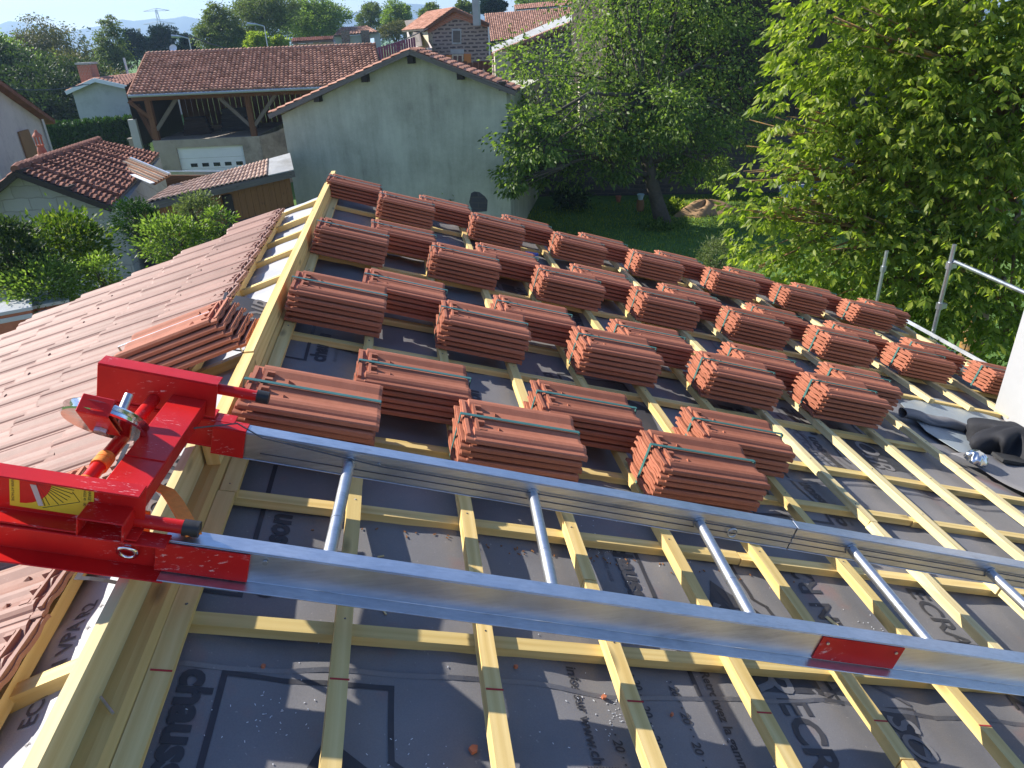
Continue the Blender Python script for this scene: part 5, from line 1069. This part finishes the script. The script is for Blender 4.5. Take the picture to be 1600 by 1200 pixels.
e0 = sl_+(sl_-sp_)*.08-kT*.35; tile_roof(e0+sdir*L_, e0, sp_+sdir*L_-kT*.35, sp_-kT*.35, 12, 20, M['oldtile2'], th_, amp=.05); e1 = sr_+(sr_-sp_)*.08-kT*.35; tile_roof(e1, e1+sdir*L_, sp_-kT*.35, sp_+sdir*L_-kT*.35, 12, 20, M['oldtile2'], th_, amp=.05)
for e_ in (e0, e1): mb = MB(); mb.beam(e_-V3((0, 0, .12)), sp_-kT*.35-V3((0, 0, .12)), (0, 0, 1), .06, .16); mb.obj('verge_board', M['oldwood'], th_)
def twin(x0, y0, x1, y1, m_, nm, par, off=.05, dpt=.05): mb = MB(); P = [onplane(x, y, kT, sl_-kT*off) for x, y in ((x0, y1), (x1, y1), (x1, y0), (x0, y0))]; mb.prism(P, -kT*dpt); return mb.obj(nm, M[m_], par)
w1_ = twin(706, 45, 721, 69, 'cement', 'window', th_, .01, .02); twin(708, 48, 719, 66, 'greywood', 'shutter', w1_, .035, .03)
w2_ = twin(706, 85, 724, 100, 'cream', 'window', th_, .01, .02); twin(708.5, 87, 714, 98, 'glassdark', 'pane', w2_, .035, .01); twin(716, 87, 721.5, 98, 'glassdark', 'pane', w2_, .035, .01)
twin(697, 86, 706, 99, 'orange_shutter', 'shutter', th_, .03, .04); twin(725, 84, 736, 101, 'orange_shutter', 'shutter', th_, .03, .04); twin(704, 77, 725, 84, 'cement', 'lintel', th_, .015, .02)
c = at(744, 12, 50.5); mb = MB(); mb.box((c.x, c.y, c.z-.1), dT*.2, kT*.2, V3((0, 0, .9))); ch = mb.obj('chimney', M['cement'], th_); mb = MB(); mb.box((c.x, c.y, c.z+.85), dT*.25, kT*.25, V3((0, 0, .05))); mb.obj('chimney_cap', M['cement'], ch)
mb = MB(); a = onplane(763, 42, kT, sl_-kT*.1); mb.tube([V3((a.x, a.y, 0)), a], .06, 8); mb.obj('downpipe', M['galv'], th_)
a, b = at(724, 101, 47), at(765, 98, 47); mb = MB(); mb.prism([V3((a.x, a.y, 0)), V3((b.x, b.y, 0)), b, a], (0, .3, 0))
for i, f in enumerate(mb.f): mb.uv[i] = [(mb.v[k][0], mb.v[k][2]) for k in f]
tag(mb.obj('brick_wall', M['brick'], loc=(a.x, a.y, 0)), 'low red brick wall in front of the stone house', 'wall')
def block(name, label, cat, e0, e1, r0, r1, mroof, mwall, rows, cols, amp=.05, group=None, kk=None):
    e0, e1, r0, r1 = V3(e0), V3(e1), V3(r0), V3(r1); t = empty(name, (e0.x, e0.y, 0), label, cat, group)
    tile_roof(e0, e1, r0, r1, rows, cols, M[mroof], t, amp=amp); d = V3((e1.x-e0.x, e1.y-e0.y, 0)).normalized(); k = V3((-d.y, d.x, 0)); dep = max(2, (V3((r0.x, r0.y, 0))-V3((e0.x, e0.y, 0))).dot(k))
    mb = MB(); i0, i1 = e0+k*.3, e1+k*.3; mb.prism([V3((i0.x, i0.y, 0)), V3((i1.x, i1.y, 0)), V3((i1.x, i1.y, i1.z-.12)), V3((i0.x, i0.y, i0.z-.12))], k*.3); mb.obj('wall', M[mwall], t)
    for q, w_ in ((e0, r0), (e1, r1)): mb = MB(); q2 = q+k*.61; mb.prism([V3((q2.x, q2.y, 0)), V3((w_.x, w_.y, 0)), w_-V3((0, 0, .14)), V3((q2.x, q2.y, q.z-.12))], (d if q is e0 else -d)*.25+V3((0, 0, 0))); mb.obj('side_wall', M[mwall], t)
    return t
t = block('white_villa', 'small white house with a hipped red roof far behind the barn ridge', 'house', at(521, 56, 85), at(592, 50, 85), at(533, 43, 89), at(574, 41, 89), 'oldtile', 'whiterender', 8, 14, .08)
for px in (540, 571): c = at(px, 57, 84.6); mb = MB(); mb.box(c, V3((.45, 0, 0)), V3((0, .03, 0)), V3((0, 0, .6))); mb.obj('window', M['glassdark'], t)
block('tiled_barn', 'wide tiled barn roof running behind the stone house', 'barn', at(764, 66, 58), at(960, 40, 60), at(757, 22, 64), at(950, 8, 66), 'oldtile', 'darkwood', 18, 60, .06)
block('far_barn', 'distant low barn roof above the wide tiled barn', 'barn', at(806, 15, 90), at(935, 4, 92), at(803, 8, 94), at(935, -4, 96), 'oldtile2', 'greywood', 6, 40, .05)
# roof strip behind barn ridge and terrace
block('low_tiled_roof', 'thin strip of tiled roof just behind the right end of the barn ridge', 'outbuilding', at(455, 66, 48), at(520, 62, 48), at(457, 60, 51), at(522, 57, 51), 'oldtile2', 'pinkrender', 5, 22)
block('gabled_outhouse', 'small tiled outhouse left of the stone house', 'outbuilding', at(648, 72, 56), at(660, 72, 50), at(634, 32, 60), at(652, 30, 58), 'oldtile', 'pinkrender', 10, 10)
a, b = at(588, 92, 44), at(650, 74, 46); mb = MB(); n_ = 16
for i in range(n_): q = a.lerp(b, (i+.5)/n_); mb.box((q.x, q.y, q.z-.55), V3(((b.x-a.x)/n_/2*.86, 0, 0)), V3((0, .03, 0)), V3((0, 0, 1.1)))
tag(mb.obj('purple_fence', M['purple'], loc=(a.x, a.y, a.z)), 'purple metal screen fence between the barn and the stone house', 'fence')
a = at(585, 78, 41.5); mb = MB(); mb.prism([at(580, 96, 40), at(587, 95, 40), at(585, 63, 42), at(579, 64, 42)], (0, 0, .12)); tag(mb.obj('flashing_strip', M['bluewhite'], loc=a), 'pale blue white flashing strip closing the right verge of the barn roof', 'flashing')
# lava wall house with grey sheet roof
g0 = at(770, 88, 36); g1 = at(935, 22, 40); q0_, q1_ = at(768, 75, 38), at(925, 8, 43); lv = empty('lava_stone_barn', (g0.x, g0.y, 0), 'stone barn with a sloping grey cement sheet roof edged in red tiles', 'barn')
mb = MB(); mb.prism([g0, g1, q1_, q0_], (0, 0, .05)); mb.obj('cement_roof', M['cement'], lv)
mb = MB(); mb.prism([V3((g0.x, g0.y, 0)), V3((g1.x+2, g1.y+.8, 0)), V3((g1.x+2, g1.y+.8, g1.z+.4)), g1-V3((0, 0, .15)), g0-V3((0, 0, .15))], (0, .5, 0))
for i, f in enumerate(mb.f): mb.uv[i] = [(mb.v[k][0], mb.v[k][2]) for k in f]
mb.obj('wall', M['stonehouse'], lv)
mb = MB(); n_ = 46
for i in range(n_): a = g0.lerp(g1, i/n_); b = g0.lerp(g1, (i+1.1)/n_); mb.tube([a+V3((0, -.1, .02)), b+V3((0, -.1, .06))], [.13, .15], 6)
mb.obj('verge_tiles', M['oldtile'], lv)
for px in (779, 792): c = at(px, 100, 35.6); mb = MB(); mb.box((c.x, c.y, c.z-.8), V3((.18, 0, 0)), V3((0, .15, 0)), V3((0, 0, 1.3))); mb.obj('quoin', M['cream'], lv)
# garden rear wall, dark timber barn and render glimpsed through the fruit tree
a, b = G(795, 308), G(1330, 300); a = V3((a.x, a.y, 0)); b = V3((b.x, b.y, 0)); hgt = 2.9; mb = MB(); mb.prism([a, b, b+V3((0, 0, hgt)), a+V3((0, 0, hgt))], (0, .6, 0)); ddv = (b-a).normalized()
for i, f in enumerate(mb.f): mb.uv[i] = [((V3(mb.v[k]).dot(ddv)), mb.v[k][2]) for k in f]
tag(mb.obj('garden_wall', M['darkstone'], loc=a), 'long dark rubble stone wall closing the shaded garden', 'wall')
tb = empty('timber_barn', a+V3((4, 1, 0)), 'tall dark timber boarded barn rising behind the garden wall', 'barn')
b0_ = a.lerp(b, .30)+V3((0, -.03, 0)); b1_ = b+(b-a)*.25+V3((0, -.03, 0)); d_ = V3((b1_.x-b0_.x, b1_.y-b0_.y, 0)); nn_ = 60
mb = MB()
for i in range(nn_): q = V3((b0_.x, b0_.y, 0))+d_*((i+.5)/nn_); mb.box((q.x, q.y+random.uniform(0, .03), 6.0), d_*(.5/nn_*.94), V3((0, .02, 0)), V3((0, 0, 3.15)))
mb.obj('boarding', M['darkwood'], tb)
mb = MB(); q = V3((b0_.x, b0_.y+.65, 0)); mb.prism([q, q+d_, q+d_+V3((0, 0, 9.1)), q+V3((0, 0, 9.1))], (0, 6, 0)); mb.obj('inner_wall', M['darkwood'], tb)
tile_roof(q+V3((-.5, -.8, 9.0)), q+d_+V3((.5, -.8, 9.0)), q+V3((-.5, 3.5, 10.6)), q+d_+V3((.5, 3.5, 10.6)), 12, 50, M['oldtile'], tb)
a, b = at(905, 262, 31), at(1022, 258, 31); mb = MB(); mb.prism([V3((a.x, a.y, 0)), V3((b.x, b.y, 0)), V3((b.x, b.y, 5.2)), V3((a.x, a.y, 4.2))], (0, .3, 0)); rw = mb.obj('rendered_wall', M['cream'], loc=(a.x, a.y, 0)); tag(rw, 'cream rendered wall glimpsed through the fruit tree', 'wall')
mb = MB(); c = at(1012, 235, 30.8); mb.tube([V3((c.x, c.y, 0)), V3((c.x, c.y, 5))], .07, 8); mb.obj('downpipe', M['whitepaint'], rw).location = -V3((a.x, a.y, 0))
# ------------------------------------------------------------------ distant trees
TR = [('dark dense tree mass between the willow and the white house', 110, 88, 215, 170, 54, 'leaf_dark', 8000, .36, 0), ('dark leaning tree right of the left edge on the skyline', 38, 50, 220, 110, 58, 'leaf_cherry', 8000, .4, .3), ('tall dark broadleaf tree filling the far left edge', 10, 45, 260, 150, 50, 'leaf_dark', 9000, .42, 0), ('wide wispy willow on the skyline left of the birch', 85, 22, 150, 130, 75, 'leaf_olive', 8000, .4, .8), ('low olive green tree below the willow', 120, 78, 200, 150, 62, 'leaf_olive', 8000, .38, .2),
      ('slender pale birch standing above the white house', 176, 18, 130, 46, 70, 'leaf_mid', 5000, .32, .8), ('round blue green pine right of the birch', 208, 42, 100, 42, 95, 'leaf_pine', 4500, .4, 0), ('second blue green pine with the pylon behind it', 253, 38, 92, 44, 95, 'leaf_pine', 4500, .4, 0), ('small dark conifer near the left end of the barn ridge', 292, 52, 90, 30, 80, 'leaf_pine', 2500, .36, 0),
      ('tall mid green poplar group behind the barn ridge', 345, 5, 85, 70, 75, 'leaf_mid', 7500, .36, .4), ('broad tall silvery tree behind the middle of the barn', 410, -25, 78, 110, 80, 'leaf_mid', 10000, .38, .3), ('dark large tree right of the silvery tree', 490, -15, 72, 105, 90, 'leaf_cherry', 9000, .42, 0),
      ('bright green bush on the barn ridge line', 402, 50, 78, 36, 66, 'leaf_walnut', 2000, .3, 0), ('second bright green bush near the street lamp', 434, 55, 78, 30, 66, 'leaf_walnut', 1600, .3, 0), ('small tree left of the white villa', 510, 28, 70, 50, 95, 'leaf_mid', 3000, .36, 0),
      ('light green tree behind the white villa', 578, 2, 52, 40, 110, 'leaf_mid', 3500, .4, .2), ('round dark green tree with a flat top right of the villa', 620, 0, 50, 46, 105, 'leaf_cherry', 4500, .4, 0), ('low pale thicket between the villa and the outhouse', 618, 34, 62, 70, 100, 'leaf_olive', 3000, .4, 0), ('thin tree behind the stone house roof', 672, 5, 40, 38, 95, 'leaf_mid', 2500, .38, .2),
      ('dark pine right of the stone house chimney', 768, -8, 24, 44, 95, 'leaf_pine', 3500, .4, 0), ('light tree left of the stone house chimney', 728, 0, 30, 34, 95, 'leaf_mid', 2000, .38, 0), ('low dark tree line behind the far barn', 850, -6, 10, 80, 120, 'leaf_cherry', 3500, .45, 0), ('deep shadowed tree behind the left house', 62, 100, 260, 170, 47, 'leaf_dark', 8000, .36, 0)]
for i, (lb, px, y0, y1, w_, D, ml, n, ls, dr) in enumerate(TR):
    pxtree('distant_tree', lb, 'tree', px, y0, y1, w_, D, ml, nclump=max(90, n//22), nleaf=int(n*2.4), ls=ls*.58, droop=dr, seed=i, group='trees on the horizon', shell=.35, csize=.15)
# far treeline and mountains
def treeline():
    P = []; D = []; S = []
    for k in range(11000):
        x = rng.uniform(-420, 520); y = rng.uniform(230, 420); h = 9+4*math.sin(x*.05)+3*math.sin(x*.13+1); P.append((x, y, (h-3)*rng.random()**.6)); D.append(rng.normal(size=3)); S.append(rng.uniform(1.0, 1.9))
    o = leaves_obj('far_woods', np.array(P), np.array(D), np.array(S), M['leaf_dark'], None, aspect=.8); o['kind'] = 'stuff'; o['label'] = 'thin line of far off woods under the mountains'; o['category'] = 'woods'
treeline()
def hills():
    mb = MB(); n = 160; P = []
    for i in range(n+1):
        a = R_(-50)+R_(100)*i/n; x, y = math.sin(a)*2600, math.cos(a)*2600; dg = math.degrees(a)
        h = 25+62*math.exp(-((dg+15.5)/4.2)**2)+50*math.exp(-((dg+8)/3.5)**2)+75*math.exp(-((dg-1)/7)**2)+55*math.exp(-((dg+24)/4)**2)+6*math.sin(dg*1.3)+3*math.sin(dg*3.1)+55*math.exp(-((dg-20)/9)**2)
        P += [(x*.93, y*.93, -5), (x*.97, y*.97, h*.6), (x, y, h), (x*1.05, y*1.05, -5)]
    mb.add(P, [(4*i+k, 4*i+4+k, 4*i+5+k, 4*i+1+k) for i in range(n) for k in range(3)]); m = plain('hill_woods', (.05, .08, .05), .95, .3, .02, bmp=0); struct(mb.obj('hills', m, smooth=True))
hills()
# pylon, street lamp, poles, wires
c = at(259, 82, 420); py = empty('electricity_pylon', (c.x, c.y, 0), 'lattice electricity pylon against the mountains above the barn', 'pylon'); zt = at(257, 14, 420).z
mb = MB(); s_ = 2.2
for (i, j) in ((-1, -1), (1, -1), (1, 1), (-1, 1)): mb.tube([(c.x+i*s_, c.y+j*s_, 0), (c.x+i*.9, c.y+j*.9, zt*.6), (c.x+i*.35, c.y+j*.35, zt)], .12, 4)
for k in range(8): z0, z1 = zt*k/8, zt*(k+1)/8; w0, w1 = s_*(1-k/9.5), s_*(1-(k+1)/9.5); mb.tube([(c.x-w0, c.y-w0, z0), (c.x+w1, c.y-w1, z1)], .08, 4); mb.tube([(c.x+w0, c.y-w0, z0), (c.x-w1, c.y-w1, z1)], .08, 4)
mb.obj('lattice', M['galv'], py)
for z_, w_ in ((zt*.97, 6.5), (zt*.72, 8.0)): mb = MB(); mb.tube([(c.x-w_, c.y, z_), (c.x, c.y, z_+1.2), (c.x+w_, c.y, z_)], .12, 4); mb.tube([(c.x-w_, c.y, z_), (c.x+w_, c.y, z_)], .11, 4); mb.obj('crossarm', M['galv'], py)
def pole(name, label, px, y0, y1, D, r_=.035, arm=True):
    a, b = at(px, y0, D), at(px, y1, D); t = empty(name, (b.x, b.y, 0), label, 'street lamp' if arm else 'pole'); mb = MB(); mb.tube([(b.x, b.y, 0), (b.x, b.y, a.z)], [r_*1.4, r_], 8); mb.obj('pole', M['galv'], t)
    if arm: mb = MB(); mb.tube([(b.x, b.y, a.z), (b.x-.5, b.y, a.z+.15), (b.x-1.2, b.y, a.z+.2)], [.04, .05, .12], 8); mb.obj('lamp_head', M['galv'], t)
pole('street_lamp', 'grey street lamp in front of the trees behind the barn', 417, 41, 66, 60)
pole('street_lamp', 'small street lamp above the left part of the barn ridge', 300, 60, 84, 60)
pole('utility_pole', 'thin utility pole beside the left verge of the barn roof', 203, 90, 128, 52, .08, False)
mb = MB(); c = at(271, 75, 55); prof = [(.27*math.sin(t), .13*(1-math.cos(t))) for t in [i*.26 for i in range(6)]]; 
ringp = []
for (r_, h) in prof:
    for k in range(16): a = 6.283*k/16; ringp.append(c+CR*(r_*math.cos(a))+CU*(r_*math.sin(a))-V3((0, 1, 0))*h)
mb.add(ringp, [(j*16+k, j*16+(k+1) % 16, (j+1)*16+(k+1) % 16, (j+1)*16+k) for j in range(5) for k in range(16)]); mb.tube([c, V3((c.x, c.y, c.z-1.4))], .03, 6); tag(mb.obj('satellite_dish', M['whitepaint'], loc=c), 'white satellite dish above the left end of the barn ridge', 'satellite dish')
def wire(name, label, pts, r_): mb = MB(); mb.tube(pts, r_, 5); tag(mb.obj(name, M['wire'], loc=pts[0]), label, 'wire')
def sag(a, b, s_): return [a.lerp(b, t/10)-V3((0, 0, s_*4*(t/10)*(1-t/10))) for t in range(11)]
wire('overhead_wire', 'black overhead wire above the barn ridge ending at the stone house', sag(at(290, 54, 50), at(668, 45, 50), 1.6), .035)
wire('overhead_wire', 'pale wire from the left house to the white house chimney', sag(at(20, 139, 40), at(130, 132, 43), .15), .03)
wire('overhead_wire', 'thin wire crossing the lower branches of the pale birch', sag(at(130, 132, 43), at(210, 100, 50), .3), .02)
# grass tufts on the lawn
n_ = 26000; gxy = np.stack([rng.uniform(1.5, 15, n_), rng.uniform(14, 27, n_), np.zeros(n_)], 1); o = leaves_obj('grass', gxy, rng.normal(size=(n_, 3))*.35+np.array([0, 0, 1.]), rng.uniform(.05, .13, n_), M['leaf_walnut'], None, aspect=.22); o['kind'] = 'stuff'; o['label'] = 'short grass of the garden lawn'; o['category'] = 'grass'
n_ = 5000; a_ = rng.uniform(-16, -4, n_); gxy = np.stack([a_, rng.uniform(5, 14, n_), np.zeros(n_)], 1); o = leaves_obj('weeds', gxy, rng.normal(size=(n_, 3))*.5+np.array([0, 0, 1.]), rng.uniform(.08, .3, n_), M['leaf_cherry'], None, aspect=.25); o['kind'] = 'stuff'; o['label'] = 'weeds on the shaded ground left of the roof'; o['category'] = 'weeds'
# haze: one even volume round the scene
hb = MB(); hb.box((0, 1250, 62), V3((3300, 0, 0)), V3((0, 1650, 0)), V3((0, 0, 72))); m = bpy.data.materials.new('haze'); m.use_nodes = True; nt = m.node_tree; nt.nodes.remove(nt.nodes['Principled BSDF']); pv = nt.nodes.new('ShaderNodeVolumePrincipled'); pv.inputs['Color'].default_value = (.50, .72, 1, 1); pv.inputs['Density'].default_value = .00042; pv.inputs['Anisotropy'].default_value = .3
nt.links.new(pv.outputs[0], nt.nodes['Material Output'].inputs['Volume']); ho = hb.obj('haze', m); ho['kind'] = 'stuff'; ho['label'] = 'thin blue haze in the distance'; ho['category'] = 'haze'
